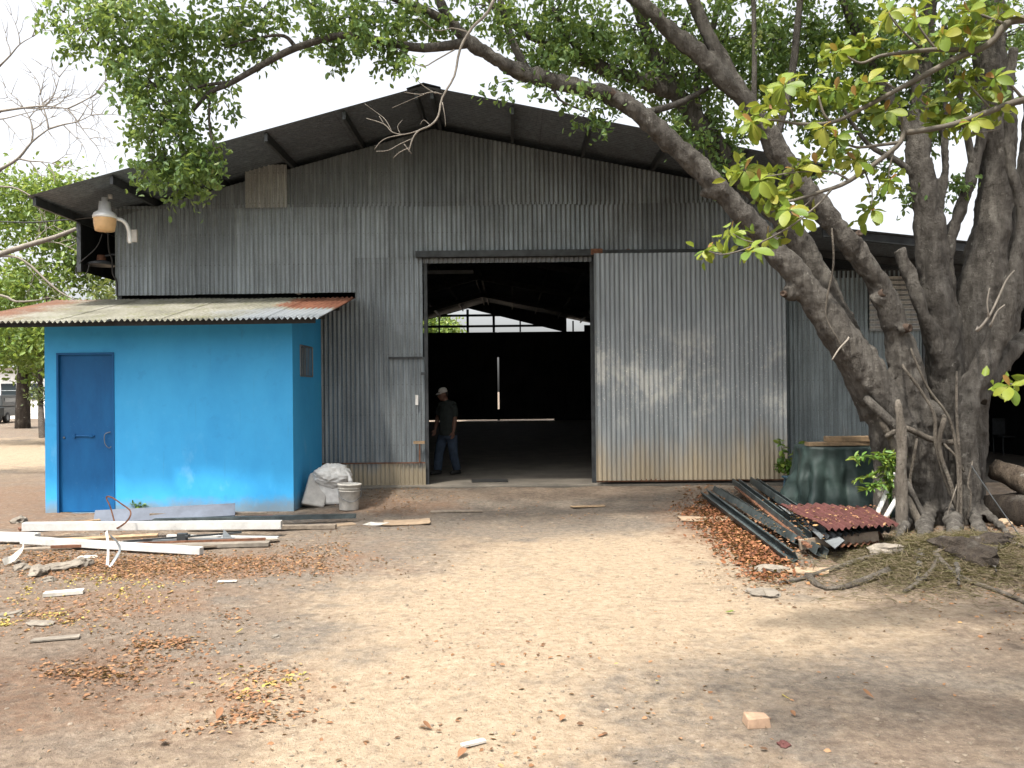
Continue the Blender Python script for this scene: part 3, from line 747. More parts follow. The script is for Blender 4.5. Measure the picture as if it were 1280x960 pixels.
# door
door = empty('door', (0, 0, 0)); door.parent = hut; door['label'] = 'dark blue steel door'
m = MB(); m.box((dL + .012, SY + .035, dB + .008), (dR - .012, SY + .075, dT - .01)); hpart(m, 'door_leaf', MT['blue_door'], door, bevel=.004)
for lo, hi in (((dL - .0, SY - .012, dB), (dL + .03, SY + .03, dT)), ((dR - .03, SY - .012, dB), (dR + .0, SY + .03, dT)), ((dL, SY - .014, dT - .03), (dR, SY + .03, dT + .002))):
    m = MB(); m.box(lo, hi); hpart(m, 'door_frame', MT['blue_door'], door)
a, b = at(81, 546, SY + .02), at(118, 545, SY + .02)
m = MB(); m.tube([at(91, 545, SY + .025), at(118, 545, SY + .025)], .014, 8); m.cbox(at(114, 545, SY + .02), (.05, .03, .035)); m.cbox(at(93, 545, SY + .02), (.03, .03, .05)); hpart(m, 'slide_bolt', MT['blue_door'], door)
m = MB(); m.ell(at(80, 547, SY + .025), (.016, .012, .016)); hpart(m, 'keyhole', MT['zinc'], door, True)
m = MB(); m.tube([at(138, 540, SY + .02), at(131, 543, SY + .0), at(131, 554, SY - .01), at(136, 560, SY + .0), at(139, 558, SY + .02)], .006, 6, 3); hpart(m, 'wire_handle', MT['zinc'], door)
# lean-to roof of the hut, corrugations run front to back
RB, RF = WY - .04, 11.45
rxr = at(446, 371, RB).x
xrF = at(400, 398, RF).x
zB, zF = at(446, 372, RB).z, at(400, 397, RF).z
zBl, zFl = at(150, 375, RB).z, at(0, 403, RF).z
def hrz(x, y):
    t = (y - RF) / (RB - RF); s = (x + 8.0) / (rxr + 8.0)
    return (zFl + (zF - zFl) * s) * (1 - t) + (zBl + (zB - zBl) * s) * t
sheets = cols(-7.75, rxr, 7)
for i, (a, b) in enumerate(sheets):
    seg = 8; n = round((b - a) / .078) * seg; m = MB(); vs = []; fs = []; rows = 6
    dy0 = random.uniform(-.05, .03)
    for j in range(rows + 1):
        for q in range(n + 1):
            x = a + (b - a) * q / n; y = RF + dy0 + (RB - RF - dy0) * j / rows
            vs.append((x, y, hrz(x, y) + .018 * math.cos(2 * math.pi * q / seg) + (.004 if i % 2 else 0) + .010 * mn.noise(Vector((x, y, 3)))))
    for j in range(rows):
        for q in range(n):
            k0 = j * (n + 1) + q; fs.append((k0, k0 + 1, k0 + n + 2, k0 + n + 1))
    m.add(vs, fs); hpart(m, 'roof_sheet', MT['moss_roof'], smooth=True)
for y, h in ((RF + .18, .07), (SY - .06, .09), (13.3, .09)):
    m = MB(); m.box((-7.6, y, 0), (rxr - .12, y + .05, h))
    m.v = [(x, yy, hrz(x, yy) - .03 - h + z) for x, yy, z in m.v]; hpart(m, 'purlin', MT['dark_steel'])
for x in (-6.9, -5.6, -4.3, hx1 + .05):
    m = MB(); m.box((x, SY + .16, 0), (x + .05, RB - .02, .08)); m.v = [(xx, y, hrz(xx, y) - .125 - .08 + z) for xx, y, z in m.v]; hpart(m, 'rafter', MT['old_wood'])

# ================================================================== ANNEX (lean-to on the right)
an = empty('lean_to_annex', (4.8, 14.4, 0)); tag(an, 'low grey corrugated annex with a flat dark roof behind the fig tree', 'annex')
def apart(mb, name, mat, parent=None, smooth=False, **kw):
    mb.v = [(x - 4.8, y - 14.4, z) for x, y, z in mb.v]; return mb.build(name, mat, parent or an, smooth, **kw)
def arz(x): return 4.06 - 0.115 * (x - 4.72)
AY = 14.42
for a, b in cols(4.76, 7.16, 3):
    apart(corr_sheet(a, b, 0.30, 3.62, AY + jy(), warp=.006), 'wall_sheet', MT['annex_sheet'], smooth=True)
for a, b in cols(4.3, 7.16, 4):
    apart(corr_sheet(a, b, -0.16, 0.33, AY - .03 + jy() - (.14 if a < 4.7 else 0)), 'kick_sheet', MT['low_sheet'], smooth=True)
m = MB(); m.box((4.78, AY - .05, .30), (7.1, AY - .035, .335)); apart(m, 'rusty_flat_bar', MT['rusty'])
# patch of sheet nailed with its corrugations level
m = MB(); pz0, pz1 = at(1120, 414, AY).z, at(1120, 346, AY).z; px0, px1 = at(1085, 380, AY).x, at(1149, 380, AY).x
nw = round((pz1 - pz0) / .085) * 8
vs = []
for i in range(nw + 1):
    z = pz0 + (pz1 - pz0) * i / nw
    for x in (px0, px1): vs.append((x, AY - .05 - .014 * math.cos(2 * math.pi * i / 8), z))
m.add(vs, [(2 * i, 2 * i + 1, 2 * i + 3, 2 * i + 2) for i in range(nw)]); o = apart(m, 'patch_sheet', MT['pale_sheet'], smooth=True); o['label'] = 'paler sheet fixed with level ribs'
for x in (7.14, 12.3): m = MB(); m.box((x, AY - .03, -.16), (x + .1, AY + .07, 3.3)); apart(m, 'post', MT['dark_steel'])
m = MB(); m.box((4.8, 26, -.15), (12.4, 26.1, 3.9)); apart(m, 'back_wall', MT['inner_wall'])
m = MB(); m.box((12.3, AY + .08, -.15), (12.4, 26, 3.2)); apart(m, 'side_wall', MT['inner_wall'])
roof_side(4.73, 12.6, arz, FY + .05, 26.6, .8, an, MT['roof_under'], off=(-4.8, -14.4, 0))
for y in (FY + .1, AY - .1, 17.5, 21): 
    m = MB(); m.box((4.8, y, 0), (12.5, y + .06, .12)); m.v = [(x, yy, arz(x) - .14 + z) for x, yy, z in m.v]; apart(m, 'rafter', MT['dark_steel'])
m = MB(); m.box((4.78, AY, 3.50), (7.2, AY + .06, 3.64)); apart(m, 'wall_plate', MT['dark_steel'])

# ================================================================== TREES
def proj(p):
    d = Vector(p) - CAM; z = d.dot(fwd)
    if z < 0.05: return (99999, 99999)
    return (640 + F * d.dot(RIGHT) / z, 480 - F * d.dot(UP) / z)

def leaf_mesh(name, C, size, mat, parent, droop=0.5, wid=0.5, tint=None, out=None, fold=0.12, flat=0.0):
    """many small folded leaves as one mesh; C (N,3) leaf bases"""
    C = np.asarray(C, float); N = len(C)
    S = (rng.uniform(size[0], size[1], N))[:, None]
    d = rng.normal(size=(N, 3))
    if flat: d[:, 2] *= flat
    if out is not None: d = d * 0.7 + out
    d[:, 2] -= droop; d /= np.linalg.norm(d, axis=1)[:, None]
    a = rng.normal(size=(N, 3))
    if flat: a = np.tile([0, 0, 1.0], (N, 1)) + a * 0.35
    s = np.cross(d, a); s /= np.linalg.norm(s, axis=1)[:, None]; n = np.cross(s, d)
    V = np.empty((N, 6, 3))
    V[:, 0] = C
    V[:, 1] = C + d * S * .32 + s * S * wid * .42 + n * S * fold
    V[:, 2] = C + d * S * .70 + s * S * wid * .38 + n * S * fold * .6
    V[:, 3] = C + d * S - n * S * fold * .6
    V[:, 4] = C + d * S * .70 - s * S * wid * .38 + n * S * fold * .6
    V[:, 5] = C + d * S * .32 - s * S * wid * .42 + n * S * fold
    me = bpy.data.meshes.new(name)
    me.vertices.add(N * 6); me.vertices.foreach_set('co', V.reshape(-1))
    q = np.array([0, 1, 2, 3, 0, 3, 4, 5])
    me.loops.add(N * 8); me.polygons.add(N * 2)
    me.loops.foreach_set('vertex_index', (np.arange(N)[:, None] * 6 + q).reshape(-1).astype(np.int32))
    me.polygons.foreach_set('loop_start', (np.arange(N * 2) * 4).astype(np.int32))
    me.polygons.foreach_set('loop_total', np.full(N * 2, 4, np.int32))
    me.update(calc_edges=True); me.validate()
    t = rng.random(N) if tint is None else np.clip(tint + rng.normal(0, .16, N), 0, 1)
    at_ = me.attributes.new('tint', 'FLOAT', 'POINT'); at_.data.foreach_set('value', np.repeat(t, 6).astype(np.float32))
    me.materials.append(mat)
    return link(bpy.data.objects.new(name, me), parent)

def clumps(c, r, n, per, spread, hang=0.25):
    """leafy twig ends through an ellipsoid; returns leaf bases, clump tints, clump centres"""
    c = np.array(c); r = np.array(r)
    u = rng.normal(size=(n, 3)); u /= np.linalg.norm(u, axis=1)[:, None]
    rad = rng.random(n) ** 0.45
    K = c + u * rad[:, None] * r
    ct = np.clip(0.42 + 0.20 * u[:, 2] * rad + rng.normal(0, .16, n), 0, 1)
    P = np.repeat(K, per, 0); T = np.repeat(ct, per)
    w = rng.normal(size=(n, 3)); w[:, 2] -= 0.5; w /= np.linalg.norm(w, axis=1)[:, None]
    t = rng.random(n * per)
    P = P + np.repeat(w, per, 0) * (t * hang)[:, None] + rng.normal(size=P.shape) * spread * (0.5 + rng.random((n * per, 1)))
    return P, T, K

# ------------------------------------------------------------------ the big fig
TD = 10.4; DZ = 1.0
fig = empty('fig_tree', (gnd(1160, 668).x, TD, 0)); tag(fig, 'huge many-stemmed fig tree spreading over the warehouse front', 'tree')
FO = fig.location.copy()
def fpart(mb, name, mat, smooth=True, **kw):
    mb.v = [(x - FO.x, y - FO.y, z - FO.z) for x, y, z in mb.v]; return mb.build(name, mat, fig, smooth, **kw)
def limb(mb, seq, n=10, sub=4, dz=0.0):
    """seq of (px, py, depth, radius in px)"""
    mb.tube([at(a, b, d + dz) for a, b, d, r in seq], [r * (d + dz) / F for a, b, d, r in seq], n, sub, True, 0.10)
tr = MB()
# leftmost limb, sweeping over the doorway
L1 = [(1165, 665, 9.3, 22), (1150, 600, 9.25, 26), (1118, 532, 9.15, 31), (1084, 470, 9.1, 30), (1043, 410, 9.05, 26), (1003, 354, 9.0, 20), (960, 303, 9.0, 17.5), (915, 254, 8.95, 17), (870, 207, 8.9, 16), (832, 173, 8.9, 16), (800, 142, 8.9, 15), (765, 120, 8.9, 14), (730, 110, 8.85, 13), (690, 101, 8.8, 12.5), (655, 92, 8.8, 12), (620, 74, 8.75, 11), (588, 53, 8.7, 10), (566, 30, 8.7, 9), (548, 0, 8.7, 7), (535, -40, 8.7, 5)]
L2 = [(1100, 520, 9.5, 30), (1070, 450, 9.55, 27), (1038, 385, 9.6, 24), (1010, 325, 9.7, 21), (968, 262, 9.7, 18), (915, 208, 9.7, 17), (882, 165, 9.7, 16), (850, 122, 9.7, 14), (800, 101, 9.6, 11), (745, 82, 9.6, 10), (680, 55, 9.5, 8), (620, 12, 9.5, 6), (600, -30, 9.5, 4)]
L2b = [(850, 122, 9.7, 13), (825, 85, 9.7, 11), (808, 40, 9.7, 10), (790, -10, 9.8, 8)]
L3 = [(1168, 655, 9.3, 26), (1158, 570, 9.25, 30), (1135, 480, 9.15, 27), (1120, 415, 9.1, 20), (1100, 358, 9.05, 17.5), (1062, 305, 9.0, 17), (1026, 260, 9.0, 17), (998, 222, 9.0, 16.5), (969, 182, 9.0, 16), (944, 142, 9.0, 15), (918, 110, 9.0, 15), (868, 64, 9.0, 14), (802, 5, 9.0, 12), (762, -35, 9.0, 10)]
L3b = [(925, 118, 9.0, 14), (903, 75, 9.05, 12.5), (874, 20, 9.1, 11), (858, -30, 9.1, 9)]
T1 = [(1184, 660, 9.5, 26), (1184, 560, 9.5, 28), (1182, 470, 9.45, 27), (1172, 380, 9.4, 24), (1163, 300, 9.4, 22), (1155, 230, 9.4, 20), (1148, 190, 9.4, 18), (1150, 120, 9.5, 15), (1160, 20, 9.6, 13), (1165, -60, 9.6, 10)]
T1b = [(1166, 290, 9.35, 9), (1176, 245, 9.4, 7.5), (1181, 200, 9.4, 6), (1180, 150, 9.5, 5), (1184, 80, 9.5, 4)]
T2 = [(1190, 480, 9.7, 24), (1186, 400, 9.65, 18), (1182, 322, 9.6, 12), (1200, 262, 9.6, 10), (1217, 212, 9.6, 9), (1232, 150, 9.7, 8)]
T3 = [(1208, 640, 9.8, 24), (1208, 540, 9.8, 30), (1216, 430, 9.8, 32), (1226, 360, 9.8, 31), (1238, 290, 9.8, 27), (1246, 220, 9.8, 25), (1245, 150, 9.8, 27), (1238, 80, 9.8, 24), (1236, 0, 9.9, 20), (1225, -80, 9.9, 16)]
T3b = [(1238, 460, 9.9, 26), (1262, 360, 10.0, 26), (1278, 280, 10.0, 24), (1292, 200, 10.0, 20), (1302, 60, 10, 16)]
T4 = [(1216, 672, 9.0, 15), (1212, 610, 9.0, 15), (1206, 545, 9.0, 17), (1214, 490, 9.0, 19), (1238, 440, 9.0, 17), (1256, 392, 9.0, 15), (1270, 330, 9.0, 13), (1279, 285, 9.0, 11), (1273, 240, 9.0, 9), (1262, 200, 9.0, 8), (1261, 140, 9.0, 7), (1268, 60, 9, 6)]
T5 = [(1222, 500, 9.1, 16), (1250, 455, 9.2, 14), (1285, 420, 9.3, 13), (1340, 390, 9.4, 12)]
ST = [(1186, 520, 9.5, 15), (1172, 440, 9.3, 15), (1154, 392, 9.2, 11), (1140, 350, 9.2, 10.5), (1124, 312, 9.2, 9)]
LB = [(1100, 655, 9.15, 11), (1101, 590, 9.15, 11), (1097, 540, 9.15, 12), (1098, 500, 9.15, 18), (1090, 470, 9.15, 18)]
for s in (L1, L2, L2b, L3, L3b, T1, T1b, T2, T3, T3b, T4, T5, ST, LB): limb(tr, [(a, b, d, r * .86) for a, b, d, r in s], dz=DZ)
# burrs and pruned stubs
for a, b, d, r, ex in ((985, 366, 8.95, 14, (-6, 2)), (1098, 372, 8.95, 12, (6, -6)), (1128, 412, 8.9, 9, (8, -2)), (1070, 300, 8.9, 10, (5, -8)), (772, 124, 8.8, 9, (-8, -9)), (885, 240, 8.9, 10, (-8, 6)), (1120, 560, 8.9, 16, (-4, 4)), (1160, 520, 8.95, 22, (0, 0))):
    tr.tube([at(a - ex[0] * .6, b - ex[1] * .6, d + DZ + .06), at(a + ex[0] * .6, b + ex[1] * .6, d + DZ - .01)], [r * d / F * 1.15, r * d / F * .7], 10, 2)
# root flare
for a, b, c, d_, r in ((1140, 655, 1112, 690, 8), (1160, 655, 1150, 690, 12), (1190, 655, 1196, 690, 12), (1214, 655, 1236, 682, 9), (1222, 645, 1262, 668, 7), (1105, 645, 1086, 664, 6)):
    g0 = gnd(c, d_, -0.02); g1 = at(a, b, 10.25); tr.tube([g1 + Vector((0, 0, .18)), (g1 + g0) / 2 + Vector((0, 0, .08)), g0, g0 + (g0 - g1) * .3 + Vector((0, 0, -.12))], [r * 9.2 / F, r * 8 / F, r * 4.5 / F, .02], 10, 3, True, .1)
trunk = fpart(tr, 'trunk', MT['bark'])
remesh(trunk, 0.022, 2, 0.06, 0.30, 0.02, 0.07)
vs_ = trunk.data.vertices; nr = [v.normal.copy() for v in vs_]
for v, n_ in zip(vs_, nr):
    p = v.co; a_ = mn.noise(Vector((p.x * 7, p.y * 7, p.z * 1.8))); b_ = mn.noise(Vector((p.x * 19, p.y * 19, p.z * 6)))
    v.co = p + n_ * (-.030 * (1 - abs(a_) * 2.2) * .6 + .009 * b_)
trunk.data.update()
trunk.data.materials.clear(); trunk.data.materials.append(MT['bark'])
# cut faces of the pruned stubs
def disc(px, py, d, r, nrm, mat, name='cut_face'):
    m = MB(); r *= .7; d += .115; c = at(px, py, d + DZ); rot = Vector(nrm).to_track_quat('Z', 'Y').to_matrix().to_4x4()
    m.lathe([(0, .0), (r * .3, .004), (r * .55, .015), (r * .8, .02), (r, -.05)], n=14, m=Matrix.Translation(c) @ rot)
    return fpart(m, name, mat)
disc(1104, 366, 8.84, .085, (.5, -.8, .3), MT['cut_wood']); disc(1136, 410, 8.78, .085, (.5, -.8, 0), MT['cut_wood'])
disc(1074, 292, 8.80, .07, (.3, -.8, .5), MT['cut_wood']); disc(764, 115, 8.68, .065, (-.6, -.5, .5), MT['cut_wood']); disc(979, 367, 8.82, .06, (-.6, -.8, 0), MT['cut_wood'])
# lesser branches, kept thin
br = MB()
B = [[(588, 53, 8.7, 7), (530, 60, 8.6, 5.5), (480, 52, 8.6, 5), (430, 44, 8.5, 4.5), (370, 60, 8.5, 4.5), (330, 80, 8.5, 4), (290, 103, 8.5, 3.5), (262, 116, 8.5, 3), (240, 140, 8.5, 2)],
     [(370, 60, 8.5, 3), (355, 45, 8.5, 2.2), (325, 47, 8.5, 1.5), (280, 60, 8.5, 1)], [(290, 103, 8.5, 2.4), (255, 107, 8.5, 2), (215, 122, 8.5, 1.5), (200, 160, 8.5, 1), (210, 210, 8.5, .8)],
     [(262, 116, 8.5, 2), (262, 160, 8.5, 1.4), (270, 190, 8.5, 1)],
     [(566, 30, 8.7, 6), (500, 0, 8.6, 5), (400, -30, 8.6, 4), (280, -30, 8.6, 3), (160, 0, 8.6, 2), (120, 60, 8.6, 1.2)],
     [(660, 90, 8.9, 6), (640, 50, 9, 5), (625, 0, 9, 4)], [(745, 82, 9.6, 5), (720, 60, 9.6, 4), (690, 10, 9.6, 3)],
     [(942, 140, 9.1, 4), (943, 60, 9.1, 3.2), (941, -20, 9.1, 3)], [(969, 180, 9.1, 5), (990, 90, 9.2, 5), (1000, 0, 9.3, 4), (1010, -60, 9.3, 3)],
     [(1150, 190, 9.4, 8), (1110, 120, 9.5, 7), (1070, 40, 9.6, 6), (1040, -40, 9.6, 5)], [(1155, 230, 9.4, 5), (1120, 200, 9.4, 4), (1085, 180, 9.5, 3), (1050, 130, 9.5, 2)],
     [(880, 165, 9.7, 6), (870, 110, 9.8, 5), (890, 40, 9.9, 4), (900, -20, 10, 3)], [(800, 142, 9, 5), (845, 130, 9.1, 4), (885, 110, 9.2, 3)],
     [(1217, 212, 9.6, 5), (1200, 120, 9.7, 4), (1180, 30, 9.8, 3)], [(690, 101, 8.8, 3), (700, 125, 8.8, 1.5), (735, 140, 8.8, 1)],
     [(800, 101, 9.6, 5), (835, 75, 9.7, 4), (860, 20, 9.8, 3)]]
for s in B: br = MB(); limb(br, s, 7, 4, DZ); fpart(br, 'branch', MT['bark'])
# hanging dead branch over the gable
db = MB()
for s in ([(625, -20, 8.2, 3.2), (610, 15, 8.2, 2.8), (590, 35, 8.2, 2.5), (575, 62, 8.2, 2.2), (568, 95, 8.2, 2.0), (553, 122, 8.2, 1.8), (548, 145, 8.2, 1.7), (538, 157, 8.2, 1.6), (524, 163, 8.2, 1.5), (516, 173, 8.2, 1.3), (511, 190, 8.2, .8)],
          [(524, 163, 8.2, 1.2), (505, 168, 8.2, 1), (490, 165, 8.2, .9), (480, 155, 8.2, .8), (458, 148, 8.2, .6)], [(505, 168, 8.2, .9), (485, 172, 8.2, .8), (475, 178, 8.2, .7), (468, 187, 8.2, .5)], [(516, 173, 8.2, .9), (500, 180, 8.2, .8), (485, 188, 8.2, .6), (470, 189, 8.2, .5)],
          [(511, 185, 8.2, .8), (500, 190, 8.2, .7), (491, 198, 8.2, .5)], [(505, 180, 8.2, .7), (515, 193, 8.2, .5)], [(490, 165, 8.2, .8), (482, 150, 8.2, .6), (470, 140, 8.2, .5), (456, 130, 8.2, .4)], [(480, 155, 8.2, .6), (474, 145, 8.2, .5)], [(500, 167, 8.2, .7), (497, 158, 8.2, .5), (503, 150, 8.2, .4)],
          [(568, 62, 8.2, 1.4), (545, 75, 8.2, 1.2), (530, 83, 8.2, 1), (515, 78, 8.2, .6)], [(553, 118, 8.2, 1.2), (540, 115, 8.2, 1), (525, 118, 8.2, .8), (505, 115, 8.2, .5)], [(545, 117, 8.2, .9), (530, 108, 8.2, .7), (516, 95, 8.2, .5)], [(530, 118, 8.2, .7), (515, 124, 8.2, .5), (490, 135, 8.2, .4)],
          [(553, 128, 8.2, .9), (556, 145, 8.2, .5), (557, 158, 8.2, .4)], [(538, 157, 8.2, .8), (530, 150, 8.2, .6), (525, 156, 8.2, .4)], [(585, 40, 8.2, 1.2), (565, 35, 8.2, 1), (545, 38, 8.2, .8), (520, 20, 8.2, .5)]):
    limb(db, [(a, b, d, r * .75) for a, b, d, r in s], 5, 3, DZ)
o = fpart(db, 'dead_branch', MT['twig']); o['label'] = 'bare grey dead branch hanging in front of the gable'
# aerial roots and vines wound round the foot
for s, mat in (([(1110, 545, 8.8, 4), (1130, 535, 8.8, 4.5), (1160, 548, 8.85, 4.5), (1180, 553, 8.85, 4.5), (1196, 552, 8.9, 4)], 'aerial'),
          ([(1085, 500, 8.95, 6), (1100, 515, 8.85, 7), (1118, 532, 8.8, 6.5), (1130, 542, 8.8, 5), (1137, 560, 8.85, 4)], 'bark'),
          ([(1102, 525, 8.9, 6), (1112, 545, 8.85, 5.5), (1120, 570, 8.85, 5), (1124, 600, 8.9, 4)], 'aerial'),
          ([(1130, 460, 8.85, 2), (1152, 490, 8.8, 2.2), (1168, 520, 8.75, 2.5), (1170, 555, 8.75, 3), (1182, 600, 8.75, 3.2), (1200, 645, 8.7, 3.5), (1203, 668, 8.65, 3)], 'aerial'),
          ([(1140, 440, 8.85, 1.6), (1160, 485, 8.75, 1.8), (1185, 520, 8.7, 2), (1195, 560, 8.7, 2.4), (1198, 610, 8.65, 2.2), (1194, 665, 8.6, 1.8)], 'aerial'),
          ([(1196, 470, 8.8, 1.8), (1196, 520, 8.72, 2), (1200, 580, 8.68, 2.5), (1201, 640, 8.62, 2.4), (1200, 676, 8.55, 2)], 'aerial'),
          ([(1180, 525, 8.72, 4), (1174, 560, 8.72, 3), (1188, 605, 8.7, 3.4), (1198, 640, 8.65, 3.2), (1206, 672, 8.6, 3)], 'aerial'),
          ([(1146, 550, 8.8, 2.2), (1141, 580, 8.8, 2.4), (1138, 605, 8.8, 2), (1150, 640, 8.75, 3), (1155, 668, 8.7, 3)], 'aerial'),
          ([(1135, 605, 8.8, 4), (1150, 635, 8.7, 4), (1160, 655, 8.6, 3)], 'bark'), ([(1135, 625, 8.75, 6), (1150, 655, 8.6, 6), (1165, 680, 8.4, 5), (1172, 695, 8.25, 3)], 'aerial'),
          ([(1180, 555, 8.75, 1.8), (1196, 572, 8.7, 1.8), (1205, 590, 8.68, 1.4)], 'aerial'), ([(1215, 580, 8.7, 1.2), (1210, 605, 8.65, 1.5), (1214, 620, 8.6, 1.2), (1209, 650, 8.6, 1)], 'aerial'),
          ([(1195, 610, 8.6, 1), (1185, 640, 8.55, 1), (1178, 668, 8.5, .8)], 'aerial'), ([(1040, 290, 8.8, 1.4), (1042, 330, 8.8, 1.6), (1034, 372, 8.85, 1.5), (1033, 398, 8.85, 1.2), (1048, 425, 8.8, 1), (1055, 440, 8.8, 1)], 'aerial'),
          ([(1060, 424, 8.75, 1.4), (1049, 436, 8.7, 1.3), (1040, 450, 8.68, 1)], 'twig'), ([(1222, 413, 8.7, 2.2), (1236, 396, 8.65, 1.8), (1248, 372, 8.65, 1.5), (1258, 350, 8.65, 1.2), (1268, 338, 8.65, .8)], 'twig'),
          ([(1236, 396, 8.65, 1.4), (1234, 378, 8.62, 1.2), (1237, 360, 8.62, .9)], 'twig'), ([(1238, 408, 8.65, 1.4), (1246, 390, 8.62, 1.2), (1256, 381, 8.62, .9)], 'twig')):
    m = MB(); s = [(s[0][0], s[0][1] - 4, s[0][2] + .4, s[0][3] * .7)] + [(a, b, d, r * .85) for a, b, d, r in s]; limb(m, s, 7, 4, DZ - .04); fpart(m, 'aerial_root', MT['root' if mat == 'aerial' else mat])
# surface roots crossing the yard
for s in ([(1130, 690), (1090, 700), (1040, 714), (1000, 726), (975, 731)], [(1010, 722), (1020, 732), (1033, 738)], [(1200, 690), (1170, 712), (1200, 728), (1250, 742), (1290, 760)], [(1230, 688), (1262, 702), (1300, 712)], [(1180, 700), (1165, 722), (1130, 742)],
          [(1110, 718), (1060, 735), (1030, 738)]):
    m = MB(); P_ = [gnd(a, b, 0.016) for a, b in s]; n_ = len(P_); w0 = .034 if s[0][1] < 800 else .009
    m.tube(P_, [w0 * (1 - .75 * i / (n_ - 1)) + .006 for i in range(n_)], 8, 4, True, .35); fpart(m, 'surface_root', MT['root'])
# crown
CR = [  # px, py, depth, rx, ry (px), depth radius, clumps
 (225, 50, 8.6, 95, 55, .8, 75), (150, 30, 8.6, 70, 40, .7, 36), (120, 35, 8.7, 55, 45, .6, 22), (185, 110, 8.6, 60, 50, .6, 44), (205, 165, 8.5, 50, 50, .5, 40), (212, 212, 8.5, 42, 32, .45, 34), (265, 190, 8.5, 26, 24, .3, 13), (240, 222, 8.5, 34, 22, .3, 16), (270, 60, 8.6, 60, 45, .6, 34), (75, 20, 8.7, 22, 30, .4, 8), (250, 120, 8.5, 45, 40, .4, 20), (290, 130, 8.5, 16, 14, .2, 4),
 (330, 20, 8.6, 60, 40, .7, 30), (390, 18, 8.6, 50, 36, .7, 26), (455, 30, 8.6, 55, 34, .7, 40), (430, 62, 8.5, 30, 20, .4, 10), (470, 66, 8.5, 18, 14, .3, 8), (500, 76, 8.4, 14, 10, .2, 4), (520, 18, 8.6, 60, 26, .7, 30), (490, 45, 8.5, 26, 18, .3, 10),
 (600, 12, 8.8, 50, 26, .6, 20), (650, 30, 9.2, 40, 36, .6, 22), (700, 50, 9.3, 50, 45, .6, 34), (680, 78, 9.0, 40, 22, .4, 18), (720, 115, 8.8, 36, 20, .3, 9), (645, 105, 8.8, 24, 14, .2, 5), (745, 45, 9.4, 50, 50, .7, 36), (780, 85, 9.4, 50, 40, .6, 32), (735, 145, 8.9, 26, 14, .3, 6), (800, 40, 9.7, 60, 50, .8, 40), (700, 15, 9.4, 60, 30, .7, 30),
 (850, 100, 9.9, 50, 60, .8, 50), (900, 60, 10, 60, 60, 1.0, 66), (960, 50, 10, 60, 60, 1.0, 70), (1020, 50, 10, 70, 60, 1.0, 84), (1080, 70, 10, 60, 60, 1.0, 70), (1130, 90, 10, 60, 70, 1.0, 80), (960, 110, 10.2, 60, 40, .8, 40), (1030, 130, 10, 50, 40, .7, 44), (890, 150, 9.6, 34, 30, .4, 18), (930, 185, 9.7, 26, 24, .3, 10), (900, 205, 9.6, 18, 14, .3, 7), (1190, 60, 10.2, 60, 60, .9, 50), (1250, 50, 10.3, 60, 70, .9, 50), (1170, 140, 10, 40, 30, .6, 26), (1110, 150, 9.9, 40, 26, .5, 22),
 (1190, 235, 9.7, 24, 16, .3, 7), (1140, 245, 9.7, 16, 26, .3, 7), (1100, 222, 9.7, 20, 26, .3, 8), (850, 165, 9.4, 30, 20, .4, 10), (830, 60, 10, 40, 40, .6, 26), (1150, 175, 9.7, 22, 22, .3, 10), (1045, 200, 9.5, 20, 14, .3, 6)]
LP, LT = [], []; KP = []
for a, b, d, rx_, ry_, rd, n in CR:
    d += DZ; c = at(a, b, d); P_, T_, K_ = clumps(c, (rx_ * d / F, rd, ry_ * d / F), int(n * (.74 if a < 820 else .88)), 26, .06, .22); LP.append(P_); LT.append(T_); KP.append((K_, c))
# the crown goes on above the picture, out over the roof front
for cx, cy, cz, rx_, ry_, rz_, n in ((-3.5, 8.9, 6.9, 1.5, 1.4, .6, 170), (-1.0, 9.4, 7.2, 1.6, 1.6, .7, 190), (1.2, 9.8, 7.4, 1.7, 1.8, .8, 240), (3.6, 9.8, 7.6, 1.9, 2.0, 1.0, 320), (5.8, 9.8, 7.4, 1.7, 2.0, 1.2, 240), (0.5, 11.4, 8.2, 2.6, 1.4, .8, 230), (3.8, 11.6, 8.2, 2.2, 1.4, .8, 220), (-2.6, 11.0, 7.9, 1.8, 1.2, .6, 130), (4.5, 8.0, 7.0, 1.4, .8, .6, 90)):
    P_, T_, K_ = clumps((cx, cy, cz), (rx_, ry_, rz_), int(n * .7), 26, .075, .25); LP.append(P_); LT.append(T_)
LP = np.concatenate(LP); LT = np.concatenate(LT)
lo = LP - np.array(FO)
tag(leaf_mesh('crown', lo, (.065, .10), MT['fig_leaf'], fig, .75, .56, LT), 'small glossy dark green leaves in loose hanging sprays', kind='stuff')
tw = MB()
for K_, c in KP:
    for kk in K_[::3]:
        p0 = Vector(c) + Vector((random.uniform(-.1, .1), 0, random.uniform(0, .1))); p1 = Vector(kk)
        mid = (p0 + p1) / 2 + Vector((random.uniform(-.06, .06), random.uniform(-.06, .06), .05))
        tw.tube([p0, mid, p1], [.010, .006, .003], 4, 2, False)
tag(fpart(tw, 'twigs', MT['bark']), kind='stuff')

